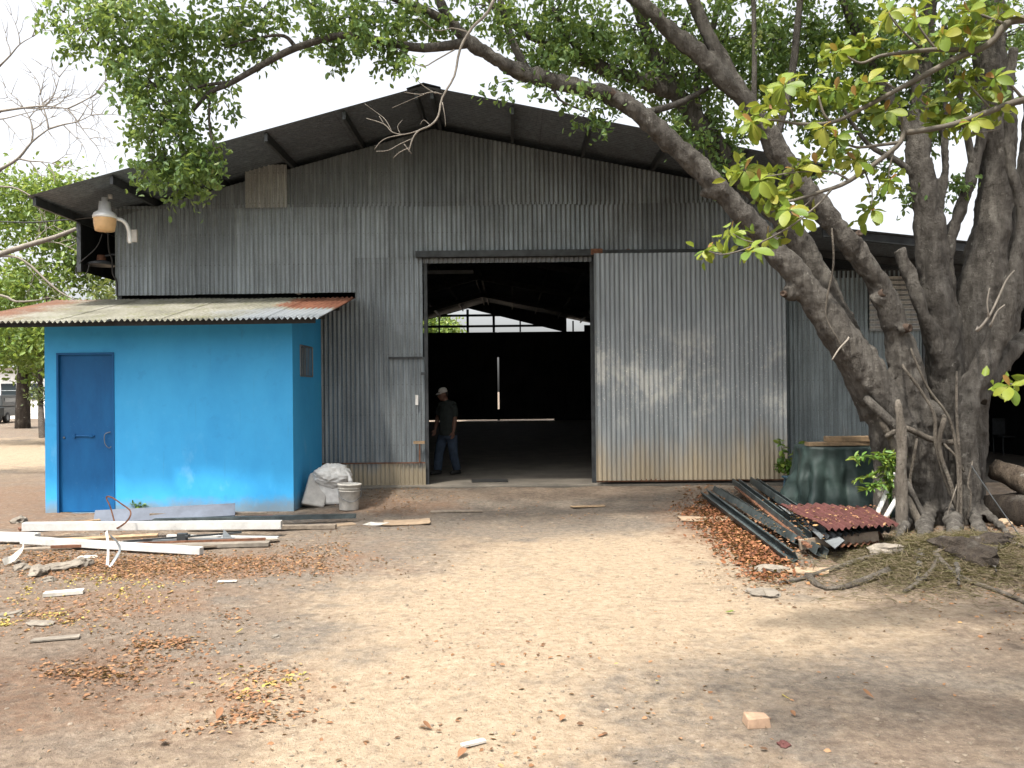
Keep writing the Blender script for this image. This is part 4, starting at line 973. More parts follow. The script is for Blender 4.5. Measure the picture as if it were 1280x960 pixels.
# ------------------------------------------------------------------ almond tree reaching in from the right, nearer the camera
alm = empty('almond_tree', (4.7, 4.3, gz(4.7, 4.3))); tag(alm, 'young tree with large yellow-green leaves reaching in from the right edge', 'tree')
AO = alm.location.copy()
def alpart(mb, name, mat, smooth=True, **kw):
    mb.v = [(x - AO.x, y - AO.y, z - AO.z) for x, y, z in mb.v]; return mb.build(name, mat, alm, smooth, **kw)
m = MB(); m.tube([(4.7, 4.3, -.3), (4.72, 4.3, .6), (4.66, 4.35, 1.8), (4.72, 4.4, 3.0), (4.6, 4.4, 4.6), (4.5, 4.3, 6.0)], [.13, .11, .10, .085, .06, .02], 10, 4, True, .1); alpart(m, 'trunk', MT['bark'])
AB = [[(1700, 60, 4.5, 14), (1500, 50, 4.7, 10), (1360, 20, 4.9, 8), (1280, 24, 5, 6.5), (1257, 31, 5, 6), (1235, 56, 5, 5.5), (1197, 72, 5, 5), (1156, 94, 5, 4.5), (1122, 112, 5, 4), (1077, 136, 5, 3.5), (1040, 153, 5, 3), (1000, 155, 5, 2.5), (968, 150, 5, 2), (945, 152, 5, 1.2)],
      [(1215, 63, 5, 4), (1170, 62, 5, 3.5), (1130, 66, 4.95, 3), (1100, 70, 4.95, 2.5), (1076, 79, 4.95, 2), (1055, 68, 4.95, 1.2)], [(1040, 153, 5, 2.5), (1030, 143, 5, 2), (1023, 120, 5, 1.5)],
      [(1700, 200, 4.5, 12), (1500, 150, 4.7, 9), (1340, 118, 4.9, 7), (1280, 125, 5, 5.5), (1240, 138, 5, 5), (1190, 156, 5, 4.5), (1140, 165, 5, 4.5), (1130, 165, 5, 4), (1120, 184, 5, 4), (1062, 226, 5, 3.5), (1025, 240, 5, 3), (985, 252, 5, 2.2), (965, 250, 5, 1.2)],
      [(1125, 178, 5, 3), (1095, 182, 5, 2.5), (1070, 184, 5, 2), (1047, 175, 5, 1.2)], [(1128, 168, 5, 2), (1127, 145, 5, 1.8), (1120, 135, 5, 1.2)], [(1040, 236, 5, 2), (1020, 258, 4.95, 1.6), (985, 285, 4.95, 1.4), (940, 308, 4.95, 1.3), (905, 318, 4.95, 1.1), (886, 314, 4.95, .8)],
      [(950, 304, 4.95, 1), (930, 300, 4.95, .8), (916, 292, 4.95, .6)], [(1062, 226, 5, 2), (1040, 215, 5, 1.6), (1000, 215, 5, 1.3), (950, 222, 5, .9)], [(1025, 240, 5, 1.5), (1000, 262, 5, 1), (985, 270, 5, .7)], [(1080, 212, 5, 1.4), (1090, 240, 5, 1), (1089, 258, 5, .7)], [(1118, 186, 5, 1.6), (1112, 210, 5, 1.1), (1111, 226, 5, .7)],
      [(1257, 31, 5, 3), (1230, 20, 5, 2.2), (1212, 14, 5, 1.5)], [(1170, 62, 5, 2), (1150, 35, 5, 1.6), (1145, 20, 5, 1)], [(1240, 138, 5, 2), (1215, 110, 5, 1.5), (1205, 101, 5, 1)], [(1150, 60, 5, 2), (1120, 30, 5, 1.5), (1111, 15, 5, 1)], [(1200, 153, 5, 2), (1212, 165, 5, 1.2), (1225, 166, 5, .9), (1248, 162, 5, .6)],
      [(1600, 420, 4.5, 8), (1400, 450, 4.7, 5), (1300, 478, 4.9, 2.5), (1262, 480, 5, 1.2)], [(1120, 112, 5, 2), (1100, 100, 5, 1.4), (1085, 103, 5, .9)], [(1280, 125, 5, 2.5), (1262, 105, 5, 2), (1245, 98, 5, 1)], [(995, 155, 5, 1.5), (985, 125, 5, 1.2), (980, 106, 5, .8)]]
for s in AB: m = MB(); limb(m, [(a, b, d, r * .8) for a, b, d, r in s], 7, 4); alpart(m, 'branch', MT['aerial'])
# leaf meshes: obovate blades with a midrib fold and a droop
def blade(length, width, curl, fold):
    m = MB(); rows = 6; prof = [.05, .42, .78, 1.0, .92, .45]
    vs = []
    for i in range(rows):
        t = i / (rows - 1); y = t * length; z = -curl * t * t * length; w = prof[i] * width / 2
        vs += [(-w, y, z + fold * w), (0, y, z), (w, y, z + fold * w)]
    vs.append((0, length * 1.05, -curl * 1.12 * length))
    fs = []
    for i in range(rows - 1):
        a = i * 3; fs += [(a, a + 1, a + 4, a + 3), (a + 1, a + 2, a + 5, a + 4)]
    a = (rows - 1) * 3; fs += [(a, a + 1, len(vs) - 1), (a + 1, a + 2, len(vs) - 1)]
    m.add(vs, fs); return m
BL = [blade(.165, .095, c, f).mesh('leaf', MT['almond_leaf'], True) for c, f in ((.15, .25), (.35, .2), (.55, .3), (.05, .35))]
BY_ = [blade(.07, .035, .1, .3).mesh('young_leaf', MT['almond_young'], True)]
ROS = [(886, 313, 7), (916, 291, 8), (937, 313, 5), (961, 296, 6), (985, 262, 6), (965, 243, 8), (931, 212, 8), (950, 226, 7), (985, 243, 6), (995, 212, 7), (940, 152, 8), (965, 136, 6), (980, 106, 8), (1021, 117, 9), (1045, 112, 7), (1070, 120, 6), (1047, 66, 9), (1081, 54, 8), (1111, 16, 8), (1145, 22, 7), (1179, 43, 8), (1212, 14, 8), (1214, 44, 7), (1130, 72, 6), (1085, 104, 7), (1045, 172, 8), (1030, 158, 6), (1107, 139, 7), (1205, 101, 8), (1243, 97, 7), (1188, 144, 9), (1214, 152, 8), (1252, 130, 7), (1089, 262, 5), (1111, 226, 5), (1070, 200, 6), (1000, 272, 6), (1262, 482, 8), (1250, 20, 6), (1160, 132, 5), (1020, 205, 5)]
nl = 0
for px, py, n in ROS:
    c = at(px, py, 5.0 + random.uniform(-.18, .18)); axis = Vector((-.5 + random.uniform(-.3, .3), -.3 + random.uniform(-.4, .3), .55)).normalized(); q0 = axis.to_track_quat('Z', 'Y')
    for i in range(n):
        if nl >= 296: break
        an_ = 2 * math.pi * (i + random.uniform(-.25, .25)) / n; el = random.uniform(-.75, .35)
        from mathutils import Euler
        rot = (q0 @ Euler((el, random.uniform(-.4, .4), an_), 'XYZ').to_quaternion())
        o = bpy.data.objects.new('leaf', random.choice(BL)); o.rotation_mode = 'QUATERNION'; o.rotation_quaternion = rot
        o.location = c - AO + rot @ Vector((0, .012, 0)); s_ = random.uniform(.42, .76); o.scale = (s_, s_, s_); link(o, alm); nl += 1
    for i in range(1):
        o = bpy.data.objects.new('young_leaf', BY_[0]); o.rotation_mode = 'QUATERNION'
        o.rotation_quaternion = q0 @ Euler((random.uniform(.5, 1.3), 0, random.uniform(0, 6)), 'XYZ').to_quaternion(); o.location = c - AO; link(o, alm)
# the many smaller leaves crowding behind the big ones
P_ = []
for px, py, n in ROS:
    c = at(px, py, 5.08)
    for _ in range(int(n * (1.8 if py > 255 else 4.2))):
        g_ = lambda s: max(-1.5 * s, min(1.5 * s, random.gauss(0, s))); P_.append((c.x + g_(.055), c.y + .05 + g_(.06), c.z + g_(.04)))
tag(leaf_mesh('small_leaves', np.array(P_) - np.array(AO), (.05, .095), MT['almond_crown'], alm, .25, .6), kind='stuff')
# rest of its crown, unseen, plus clumps added overhead to shade the near ground
P_ = []
for cx, cy, cz, rx_, ry_, rz_, n in ((4.4, 4.2, 5.2, 1.7, 1.7, 1.0, 150), (4.9, 3.6, 4.2, 1.2, 1.3, .7, 90), (3.3, 3.2, 4.9, 1.1, 1.2, .5, 70), (2.6, 1.8, 4.6, 1.2, 1.2, .5, 55), (6.2, 5.0, 4.6, 1.2, 1.4, .8, 60), (0.6, 0.9, 4.9, 1.2, 1.0, .4, 35), (0.45, 2.75, 4.9, .75, .6, .3, 34), (1.5, 2.5, 5.0, .9, .6, .3, 36), (2.6, 2.9, 5.2, .9, .8, .4, 40), (-4.2, 3.0, 5.0, .9, .7, .3, 24)):
    a, b, c_ = clumps((cx, cy, cz), (rx_, ry_, rz_), n, 8, .10, .1); P_.append(a)
P_ = np.concatenate(P_)
keep = []
for p in P_:
    u, v = proj(p); keep.append(not (-120 < u < 1400 and -160 < v < 1100))
P_ = P_[np.array(keep)]
tag(leaf_mesh('crown', P_ - np.array(AO), (.13, .19), MT['almond_crown'], alm, .3, .55), kind='stuff')

# ------------------------------------------------------------------ trees beyond the yard
def bgtree(name, label, base, trunk_pts, trunk_r, crowns, size, mat, group=None, bk='dark_bark', per=16, spread=.22):
    e = empty(name, base); tag(e, label, 'tree', group); b = Vector(base)
    m = MB()
    for pts, rr in zip(trunk_pts, trunk_r): m.tube([Vector(p) - b for p in pts], rr, 9, 4, True, .15)
    m.build('trunk', MT[bk], e, True)
    A, T = [], []
    for c, r, n in crowns:
        p, t, _ = clumps(c, r, n, per, spread, .5); A.append(p); T.append(t)
    tag(leaf_mesh('crown', np.concatenate(A) - np.array(b), size, MT[mat], e, .3, .55, np.concatenate(T)), kind='stuff'); return e
b0 = gnd(88, 556)
D0 = b0.y
bgtree('shade_tree', 'spreading light green tree with dark trunk left of the blue hut', b0,
       [[gnd(88, 560, -.2), gnd(88, 552, .2), at(84, 520, D0), at(82, 490, D0), at(86, 460, D0), at(80, 430, D0), at(60, 370, D0)], [at(86, 462, D0), at(110, 430, D0), at(140, 390, D0)], [at(83, 470, D0), at(50, 440, D0), at(0, 420, D0)],
        [gnd(70, 560, 0), gnd(86, 550, .35), at(85, 530, D0)], [gnd(106, 558, 0), gnd(94, 548, .35), at(87, 530, D0)]],
       [[.62, .42, .34, .31, .30, .24, .10], [.22, .15, .06], [.2, .12, .05], [.1, .2, .2], [.1, .2, .2]],
       [(at(40, 270, D0 + 1), (2.6, 2, 1.5), 170), (at(100, 300, D0 + 1), (1.6, 2, 1.4), 110), (at(20, 350, D0), (2.2, 2, 1.0), 110), (at(110, 430, D0 - .5), (1.4, 1.4, .9), 100), (at(60, 415, D0 - .5), (1.3, 1.4, .8), 80), (at(20, 435, D0), (1.3, 1.4, .7), 60), (at(-80, 350, D0), (3, 2, 3), 150), (at(60, 240, D0 + 1), (1.8, 1.8, .9), 80), (at(140, 340, D0 + 2), (1.2, 1.2, 1.2), 60), (at(100, 450, D0 - .6), (1.0, 1.0, .5), 50)], (.14, .26), 'far_leaf')
b1 = gnd(53, 541); D1 = b1.y + 1.5
bgtree('slender_tree', 'slender dark tree just behind the corner of the blue hut', b1, [[gnd(53, 548, -.2), at(51, 510, D1), at(50, 470, D1), at(48, 430, D1)], [at(50, 480, D1), at(40, 462, D1), at(36, 440, D1)]], [[.14, .12, .10, .05], [.07, .05, .02]], [(at(48, 420, D1), (1.6, 1.4, .8), 60), (at(52, 490, D1), (.5, .5, .4), 14)], (.12, .24), 'dusk_leaf')
bgtree('dusty_tree', 'dull olive tree under the warehouse eave', (-9.9, 21.5, -.14), [[(-9.9, 21.5, -.3), (-9.8, 21.5, 1.4), (-9.9, 21.5, 2.6)]], [[.16, .12, .05]], [((-10.0, 21.5, 3.6), (1.1, 1.2, 1.0), 90), ((-10.8, 22, 3.4), (.9, 1, .8), 40)], (.12, .22), 'dusk_leaf')
bgtree('far_tree', 'bright green tree seen through the far end of the warehouse', (-5.6, 54, -.2), [[(-5.6, 54, -.4), (-5.6, 54, 2), (-5.4, 54, 4)]], [[.3, .25, .1]], [((-6.2, 54, 6.0), (2.6, 2, 1.9), 150), ((-4.8, 54, 5.2), (1.8, 1.6, 1.2), 80)], (.2, .34), 'far_leaf')
for x, y, h, mt in ((-26, 44, 8, 'far_leaf'), (-19, 75, 9, 'dusk_leaf'), (-31, 70, 10, 'dusk_leaf')):
    bgtree('distant_tree', {-26: 'tall pale tree at the left edge beyond the yard', -19: 'dull green tree behind the white building', -31: 'dull green tree at the far left'}[x], (x, y, -.2), [[(x, y, -.4), (x + .1, y, h * .4), (x, y, h * .6)]], [[.4, .3, .15]], [((x, y, h * .68), (h * .35, h * .3, h * .28), 150), ((x + 1, y, h * .5), (h * .3, h * .3, h * .18), 70)], (.25, .45), mt, 'trees beyond the yard')

# bare tree leaning in from the left edge
D2 = 17.0
bare = empty('bare_tree', (-13.6, D2, -.14)); tag(bare, 'leafless grey tree whose twigs reach in at the left edge', 'tree')
def bpart(mb, name, mat): mb.v = [(x + 13.6, y - D2, z + .14) for x, y, z in mb.v]; return mb.build(name, mat, bare, True)
m = MB(); m.tube([(-13.6, D2, -.4), (-13.5, D2, 1.5), (-13.3, D2, 3.2), (-13.2, D2, 5.0), (-13.4, D2, 7.0)], [.3, .25, .22, .16, .06], 9, 3, True, .12); bpart(m, 'trunk', MT['bark'])
m = MB()
def bb(seq, n=6):
    global m
    if seq[0][0] < -50 and m.v: bpart(m, 'branch', MT['twig']); m = MB()
    limb(m, [(a, b, D2, r * .72) for a, b, r in seq], n, 3)
def tw_rec(px, py, ang, L, r, depth):
    """a branch that forks into ever finer twigs"""
    pts = [(px, py, r)]; a = ang
    for i in range(3):
        a += random.uniform(-.35, .35); px += L / 3 * math.cos(a); py -= L / 3 * math.sin(a); pts.append((px, py, r * (1 - .22 * (i + 1))))
        if depth > 0: tw_rec(px, py, a + random.choice((-1, 1)) * random.uniform(.45, .95), L * random.uniform(.45, .7), r * .6, depth - 1)
    bb(pts, 5)
    if depth > 0: tw_rec(px, py, a + random.uniform(-.4, .4), L * .7, r * .6, depth - 1)
bb([(-170, 240, 8), (-100, 190, 5), (-40, 155, 4), (0, 139, 3)]); tw_rec(0, 139, .12, 85, 2.6, 3)
bb([(-180, 170, 8), (-90, 120, 4), (-30, 95, 3), (0, 82, 2.2)]); tw_rec(0, 82, .55, 55, 1.8, 2)
bb([(-170, 280, 9), (-90, 250, 6), (-30, 228, 5), (0, 212, 4)]); tw_rec(0, 212, .3, 80, 3.2, 3)
bb([(-160, 320, 8), (-80, 300, 5), (0, 268, 2)]); tw_rec(-20, 150, .0, 70, 1.6, 2)
bb([(-160, 380, 9), (-60, 345, 6), (0, 318, 5), (40, 305, 4.5), (70, 296, 4), (95, 286, 3)]); tw_rec(40, 305, 1.1, 36, 1.2, 2); tw_rec(60, 302, -.4, 40, 1.4, 1)
bb([(-100, 330, 4), (0, 320, 2.4), (30, 326, 2), (55, 348, 1.8), (75, 365, 1.6), (98, 377, 1)]); tw_rec(30, 326, -.9, 30, 1, 2)
bb([(-100, 240, 4), (0, 233, 1.6), (30, 240, 1.4), (52, 255, 1)]); tw_rec(42, 246, -1.2, 40, .9, 1)
bb([(-60, 370, 4), (0, 369, 2.4), (20, 377, 2), (50, 375, 1.2)]); tw_rec(50, 375, .6, 25, .8, 1)
bpart(m, 'branch', MT['twig'])

# ------------------------------------------------------------------ white building, gate and parked jeep far left
wb_ = empty('white_building', (-31, 62, -.2)); tag(wb_, 'white low building with barred gate far behind the shade tree', 'building')
m = MB(); m.box((-20, 0, 0), (9, 8, 4.0)); m.build('wall', MT['far_white'], wb_)
m = MB(); m.add([(-20.5, -.6, 3.9), (9.5, -.6, 3.9), (9.5, 4, 5.1), (-20.5, 4, 5.1), (-20.5, 8.6, 3.9), (9.5, 8.6, 3.9)], [(0, 1, 2, 3), (3, 2, 5, 4)]); m.build('roof', MT['zinc'], wb_)
for x in (-7.2, -5.2, -3.0): m = MB(); m.box((x, -.06, 1.5), (x + 1.1, .02, 2.7)); m.build('window', MT['glass'], wb_)
fe = empty('mesh_fence', (-36, 58, -.2)); tag(fe, 'thin grey mesh fence in front of the white building', 'fence')
for i in range(10): m = MB(); m.tube([(i * 2 - 2, 0, -.2), (i * 2 - 2, 0, 2.2)], .05, 6); m.build('post', MT['zinc'], fe)
for z in (.5, 1.1, 1.7, 2.15): m = MB(); m.tube([(-2, 0, z), (16, 0, z)], .025, 5); m.build('rail', MT['zinc'], fe)
def jeep(loc, rz, label):
    e = empty('parked_jeep', loc, rz); tag(e, label, 'car', 'vehicles parked by the white building')
    m = MB(); m.box((-.82, -1.9, .45), (.82, 1.9, 1.05)); m.build('body', MT['car_paint'], e, bevel=.05)
    m = MB(); m.add([(-.8, -1.88, 1.06), (.8, -1.88, 1.06), (.8, .7, 1.06), (-.8, .7, 1.06), (-.7, -1.75, 1.8), (.7, -1.75, 1.8), (.7, .35, 1.8), (-.7, .35, 1.8)], [(0, 3, 2, 1), (4, 5, 6, 7), (0, 1, 5, 4), (1, 2, 6, 5), (2, 3, 7, 6), (3, 0, 4, 7)]); m.build('cab', MT['car_paint'], e, bevel=.05)
    m = MB(); m.box((-.55, -1.86, 1.15), (.55, -1.82, 1.62)); m.build('rear_window', MT['glass'], e)
    for sx_ in (-1, 1):
        m = MB(); m.box((sx_ * .74 - .02, -1.4, 1.15), (sx_ * .74 + .02, .3, 1.6)); m.build('side_window', MT['glass'], e)
        m = MB(); m.box((sx_ * .68 - .06, -1.93, .75), (sx_ * .68 + .06, -1.90, .95)); m.build('tail_light', MT['rusty'], e)
        for y in (-1.2, 1.25):
            w = empty('wheel', (sx_ * .74, y, .36)); w.parent = e; w.rotation_euler = (0, math.pi / 2, 0)
            m = MB(); m.lathe([(.2, -.11), (.34, -.10), (.36, 0), (.34, .10), (.2, .11)], n=18); m.build('tyre', MT['black'], w, True)
            m = MB(); m.lathe([(0, -.09), (.2, -.10), (.2, .10), (0, .09)], n=14); m.build('rim', MT['zinc'], w)
    w = empty('spare_wheel', (.15, -2.02, 1.02)); w.parent = e; w.rotation_euler = (math.pi / 2, 0, 0)
    m = MB(); m.lathe([(.18, -.1), (.33, -.09), (.35, 0), (.33, .09), (.18, .1)], n=18); m.build('tyre', MT['black'], w, True)
    m = MB(); m.lathe([(0, .11), (.18, .10), (.18, -.1)], n=14); m.build('rim', MT['white_paint'], w)
    m = MB(); m.box((-.85, -2.0, .42), (.85, -1.9, .58)); m.build('bumper', MT['black'], e)
    return e
jp = at(3, 530, 54); jeep((jp.x, 54, -.15), .15, 'dark parked jeep seen from behind with a spare wheel')
jp = at(-40, 530, 50); jeep((jp.x, 50, -.15), -.2, 'second dark car cut by the left edge')

# ================================================================== THINGS IN THE YARD
def thing(mb, name, mat, label, cat, group=None, smooth=False, **kw):
    """one-mesh thing with its origin at its foot"""
    v = np.array(mb.v); c = Vector((float(v[:, 0].mean()), float(v[:, 1].mean()), float(v[:, 2].min())))
    mb.v = [(x - c.x, y - c.y, z - c.z) for x, y, z in mb.v]
    o = mb.build(name, MT[mat], None, smooth, **kw); o.location = c
    return tag(o, label, cat, group)

def beam(p0, p1, w, h, kind='box', twist=0.0, t=.006):
    """a bar from p0 to p1 (centre line of its underside); box, channel or flat"""
    p0 = Vector(p0); p1 = Vector(p1); L = (p1 - p0).length; d = (p1 - p0).normalized()
    s = d.cross(Vector((0, 0, 1))).normalized(); u = s.cross(d)
    if twist:
        R = Matrix.Rotation(twist, 3, d); s = R @ s; u = R @ u
    if kind == 'box': prof = [(-w / 2, 0), (w / 2, 0), (w / 2, h), (-w / 2, h)]
    elif kind == 'channel':
        prof = [(-w / 2, 0), (w / 2, 0), (w / 2, h), (w / 2 - .02, h), (w / 2 - .02, h - t), (w / 2 - t, h - t), (w / 2 - t, t), (-w / 2 + t, t), (-w / 2 + t, h - t), (-w / 2 + .02, h - t), (-w / 2 + .02, h), (-w / 2, h)]
    m = MB(); n = len(prof); segs = 6; vs = []
    for i in range(segs + 1):
        c = p0 + d * L * i / segs
        for a, b in prof: vs.append(c + s * a + u * b)
    fs = [(i * n + k, i * n + (k + 1) % n, (i + 1) * n + (k + 1) % n, (i + 1) * n + k) for i in range(segs) for k in range(n)]
    fs += [tuple(range(n - 1, -1, -1)), tuple(segs * n + k for k in range(n))]
    m.add(vs, fs); return m

# ---- left pile: white painted sections and scrap in front of the hut
def G(px, py, h=0.0): return gnd(px, py, h)
a, b = G(22, 676), G(352, 670); thing(beam(a + Vector((0, .12, .10)), b + Vector((0, .0, .09)), .09, .10), 'steel_section', 'white_paint', 'longest white painted steel section on top of the scrap pile', 'steel section', 'white steel sections by the hut', bevel=.004)
a, b = G(28, 684), G(252, 694); thing(beam(a + Vector((0, 0, .045)), b + Vector((0, 0, .008)), .08, .078), 'steel_section', 'white_paint', 'shorter white steel section at the front of the scrap pile', 'steel section', 'white steel sections by the hut', bevel=.004)
a, b = G(-120, 676), G(40, 683); thing(beam(a + Vector((0, .05, .02)), b + Vector((0, .12, .03)), .09, .10), 'steel_section', 'white_paint', 'white steel section running out of the left edge', 'steel section', 'white steel sections by the hut', bevel=.004)
a, b = G(205, 676), G(348, 677); thing(beam(a + Vector((0, .1, .03)), b + Vector((0, .0, .035)), .05, .025), 'flat_bar', 'white_paint', 'thin white flat bar under the long white section', 'steel bar')
a, b = G(118, 655), G(294, 647); m = beam(a + Vector((0, 0, .08)), b + Vector((0, 0, .10)), .22, .03, twist=.75); thing(m, 'metal_sheet_offcut', 'blue_grey', 'blue-grey folded metal strip lying behind the white sections', 'metal sheet')
a, b = G(190, 660), G(445, 652); thing(beam(a + Vector((0, .05, .06)), b + Vector((0, 0, .05)), .08, .055, 'channel'), 'steel_channel', 'channel', 'long dark steel channel between the hut and the white sections', 'steel channel')
a, b = G(235, 664), G(420, 661); thing(beam(a + Vector((0, 0, .015)), b + Vector((0, 0, .01)), .12, .045), 'timber_board', 'old_wood', 'weathered board under the dark steel channel', 'board')
a, b = G(370, 661), G(443, 655); thing(beam(a, b, .20, .012), 'board_offcut', 'card', 'pinkish board offcut at the right end of the scrap pile', 'board')
a, b = G(60, 662), G(125, 656); thing(beam(a + Vector((0, 0, .03)), b + Vector((0, 0, .05)), .10, .025), 'timber_board', 'wood', 'pale plank end left of the blue-grey strip', 'board')
a, b = G(185, 652), G(330, 646); thing(beam(a + Vector((0, .05, .08)), b + Vector((0, .12, .02)), .10, .03), 'timber_board', 'old_wood', 'dark plank leaning by the hut wall', 'board')
a, b = G(180, 690), G(335, 684); thing(beam(a + Vector((0, .1, .02)), b + Vector((0, .05, .015)), .16, .04), 'concrete_board', 'stone', 'grey stone-coloured board under the right of the pile', 'board')
a, b = G(170, 684), G(290, 681); thing(beam(a + Vector((0, .1, .03)), b + Vector((0, .1, .03)), .035, .035), 'steel_tube', 'zinc', 'thin bare steel tube inside the scrap pile', 'steel tube')
a, b = G(70, 682), G(190, 679); thing(beam(a + Vector((0, .1, .03)), b + Vector((0, .16, .05)), .06, .03, twist=.3), 'timber_strip', 'wood', 'thin pale timber strip between the white sections', 'timber')
m = MB(); c = G(228, 683, .10); m.cbox(c, (.11, .06, .10)); m.cbox(c + Vector((.06, 0, .02)), (.04, .08, .03)); thing(m, 'steel_bracket', 'dark_steel', 'small dark steel bracket lying in the pile', 'bracket', bevel=.004)
m = MB(); c = G(284, 679, .02); m.add([c + Vector(v) for v in ((-.06, 0, 0), (.10, 0, 0), (-.05, .02, .14), (-.06, .012, 0), (.10, .012, 0), (-.05, .03, .14))], [(0, 1, 2), (5, 4, 3), (0, 3, 4, 1), (1, 4, 5, 2), (2, 5, 3, 0)]); thing(m, 'metal_scrap', 'zinc', 'small triangular scrap of bare metal in the pile', 'scrap')
for i, (a, b, za, zb, w, h, kind, mt, nm, lab, cat) in enumerate((
    ((60, 690), (330, 682), .03, .05, .03, .03, 'box', 'rusty', 'steel_tube', 'rusty square tube low in the scrap pile', 'steel tube'),
    ((150, 686), (300, 676), .06, .08, .02, .02, 'box', 'dark_steel', 'steel_rod', 'thin dark rod lying across the pile', 'steel rod'),
    ((95, 688), (260, 679), .04, .03, .05, .02, 'channel', 'zinc', 'steel_channel', 'short bare zinc channel between the white sections', 'steel channel'),
    ((235, 690), (345, 678), .03, .02, .14, .02, 'box', 'old_wood', 'timber_board', 'grey board with ragged end at the right of the pile', 'board'),
    ((10, 690), (110, 686), .0, .01, .12, .02, 'box', 'old_wood', 'timber_board', 'dark flat board under the left of the pile', 'board'),
    ((20, 668), (60, 664), .04, .06, .16, .03, 'box', 'rusty', 'rusty_plate', 'rusty brown plate left of the white sections', 'steel plate'),
    ((250, 655), (340, 650), .02, .03, .12, .03, 'box', 'rusty', 'rusty_plate', 'rusty plate between hut and dark channel', 'steel plate'))):
    thing(beam(G(*a) + Vector((0, .06, za)), G(*b) + Vector((0, .06, zb)), w, h, kind), nm, mt, lab, cat)
def strap(px_pts, d, w, label, mat):
    m = MB(); P = [at(x, y, d + dd) for x, y, dd in px_pts]; P, _ = catmull(P, [0] * len(P), 5); vs = []
    for i, p in enumerate(P):
        t = (P[min(i + 1, len(P) - 1)] - P[max(i - 1, 0)]).normalized(); s = t.cross(Vector((0.3, 1, .2))).normalized() * w / 2; n_ = s.cross(t).normalized() * .002
        vs += [p - s - n_, p + s - n_, p + s + n_, p - s + n_]
    fs = []
    for i in range(len(P) - 1):
        for k in range(4): fs.append((i * 4 + k, i * 4 + (k + 1) % 4, i * 4 + 4 + (k + 1) % 4, i * 4 + 4 + k))
    fs += [(3, 2, 1, 0), tuple(4 * (len(P) - 1) + k for k in range(4))]
    m.add(vs, fs); return thing(m, 'metal_strap', mat, label, 'strap', smooth=False)
yd = G(140, 700).y - .04
strap([(143, 652, .1), (138, 634, .1), (133, 622, .1), (140, 622, .05), (152, 630, .0), (163, 639, -.05), (160, 650, -.05), (147, 660, 0), (130, 664, .05)], G(140, 672).y, .02, 'rusty looped strap sticking up before the blue door', 'rusty')
strap([(133, 664, 0), (135, 680, -.1), (135, 695, -.2), (134, 709, -.25)], yd, .04, 'white strap hanging straight down over the front section', 'white_paint')
strap([(138, 670, 0), (145, 676, -.15), (150, 687, -.2), (143, 700, -.25), (137, 709, -.3)], yd, .03, 'curled grey strap end beside the white strap', 'zinc')
strap([(28, 676, 0), (28, 684, -.1), (18, 696, -.2), (4, 703, -.3)], yd, .07, 'bent white strip at the left end of the pile', 'white_dirty')

def rock(c, r, name, mat, label, cat, group=None, sq=(1, 1, .6), seed=0, sub=3):
    bm = bmesh.new(); bmesh.ops.create_icosphere(bm, subdivisions=sub, radius=1)
    for v in bm.verts:
        f = 1 + .45 * mn.noise(v.co * 1.3 + Vector((seed * 7.1, 0, 0))) + .24 * mn.noise(v.co * 3.2 + Vector((seed, 3, 0))) + .10 * mn.noise(v.co * 8 + Vector((seed, 1, 4)))
        v.co = Vector((v.co.x * f * r * sq[0], v.co.y * f * r * sq[1], v.co.z * f * r * sq[2]))
    me = bpy.data.meshes.new(name); bm.to_mesh(me); bm.free(); me.materials.append(MT[mat])
    o = bpy.data.objects.new(name, me); o.location = c + Vector((0, 0, r * sq[2] * .35)); o.rotation_euler = (0, 0, seed * 1.7); link(o)
    return tag(o, label, cat, group)
for i, (px, py, r, sq, lab) in enumerate(((24, 652, .10, (1.3, 1, .5), 'pale rock by the left corner of the blue hut'), (27, 712, .07, (1.2, 1, .7), 'rounded rubble lump left of the pale rubble row'), (48, 718, .10, (1.5, .9, .6), 'biggest pale rubble lump below the white sections'), (76, 711, .11, (1.7, .9, .5), 'long pale rubble lump below the white sections'), (103, 708, .09, (1, 1, .8), 'brownish rubble lump right of the pale ones'), (61, 726, .05, (1.2, 1, .6), 'small pale chip below the rubble row'), (20, 704, .05, (1, 1, .6), 'small rubble chip at the left'), (10, 770, .07, (1.8, 1, .3), 'flat pale stone at the left edge'), (50, 780, .06, (2, 1, .3), 'flat light stone among yellow leaves'), (966, 716, .12, (.8, 1.4, .5), 'grey concrete lump beside the dark steel channels'), (955, 742, .12, (1.1, 1.2, .22), 'low concrete crumb spilling from the grey lump'), (345, 797, .03, (1, 1, .6), 'lone dark pebble on the sand'), (1110, 690, .13, (1.3, 1, .45), 'grey earth-caked stone at the foot of the wooden post'))):
    rock(G(px, py), r, 'rubble', 'stone', lab, 'rubble', 'loose rubble in the yard', sq, i + 1)
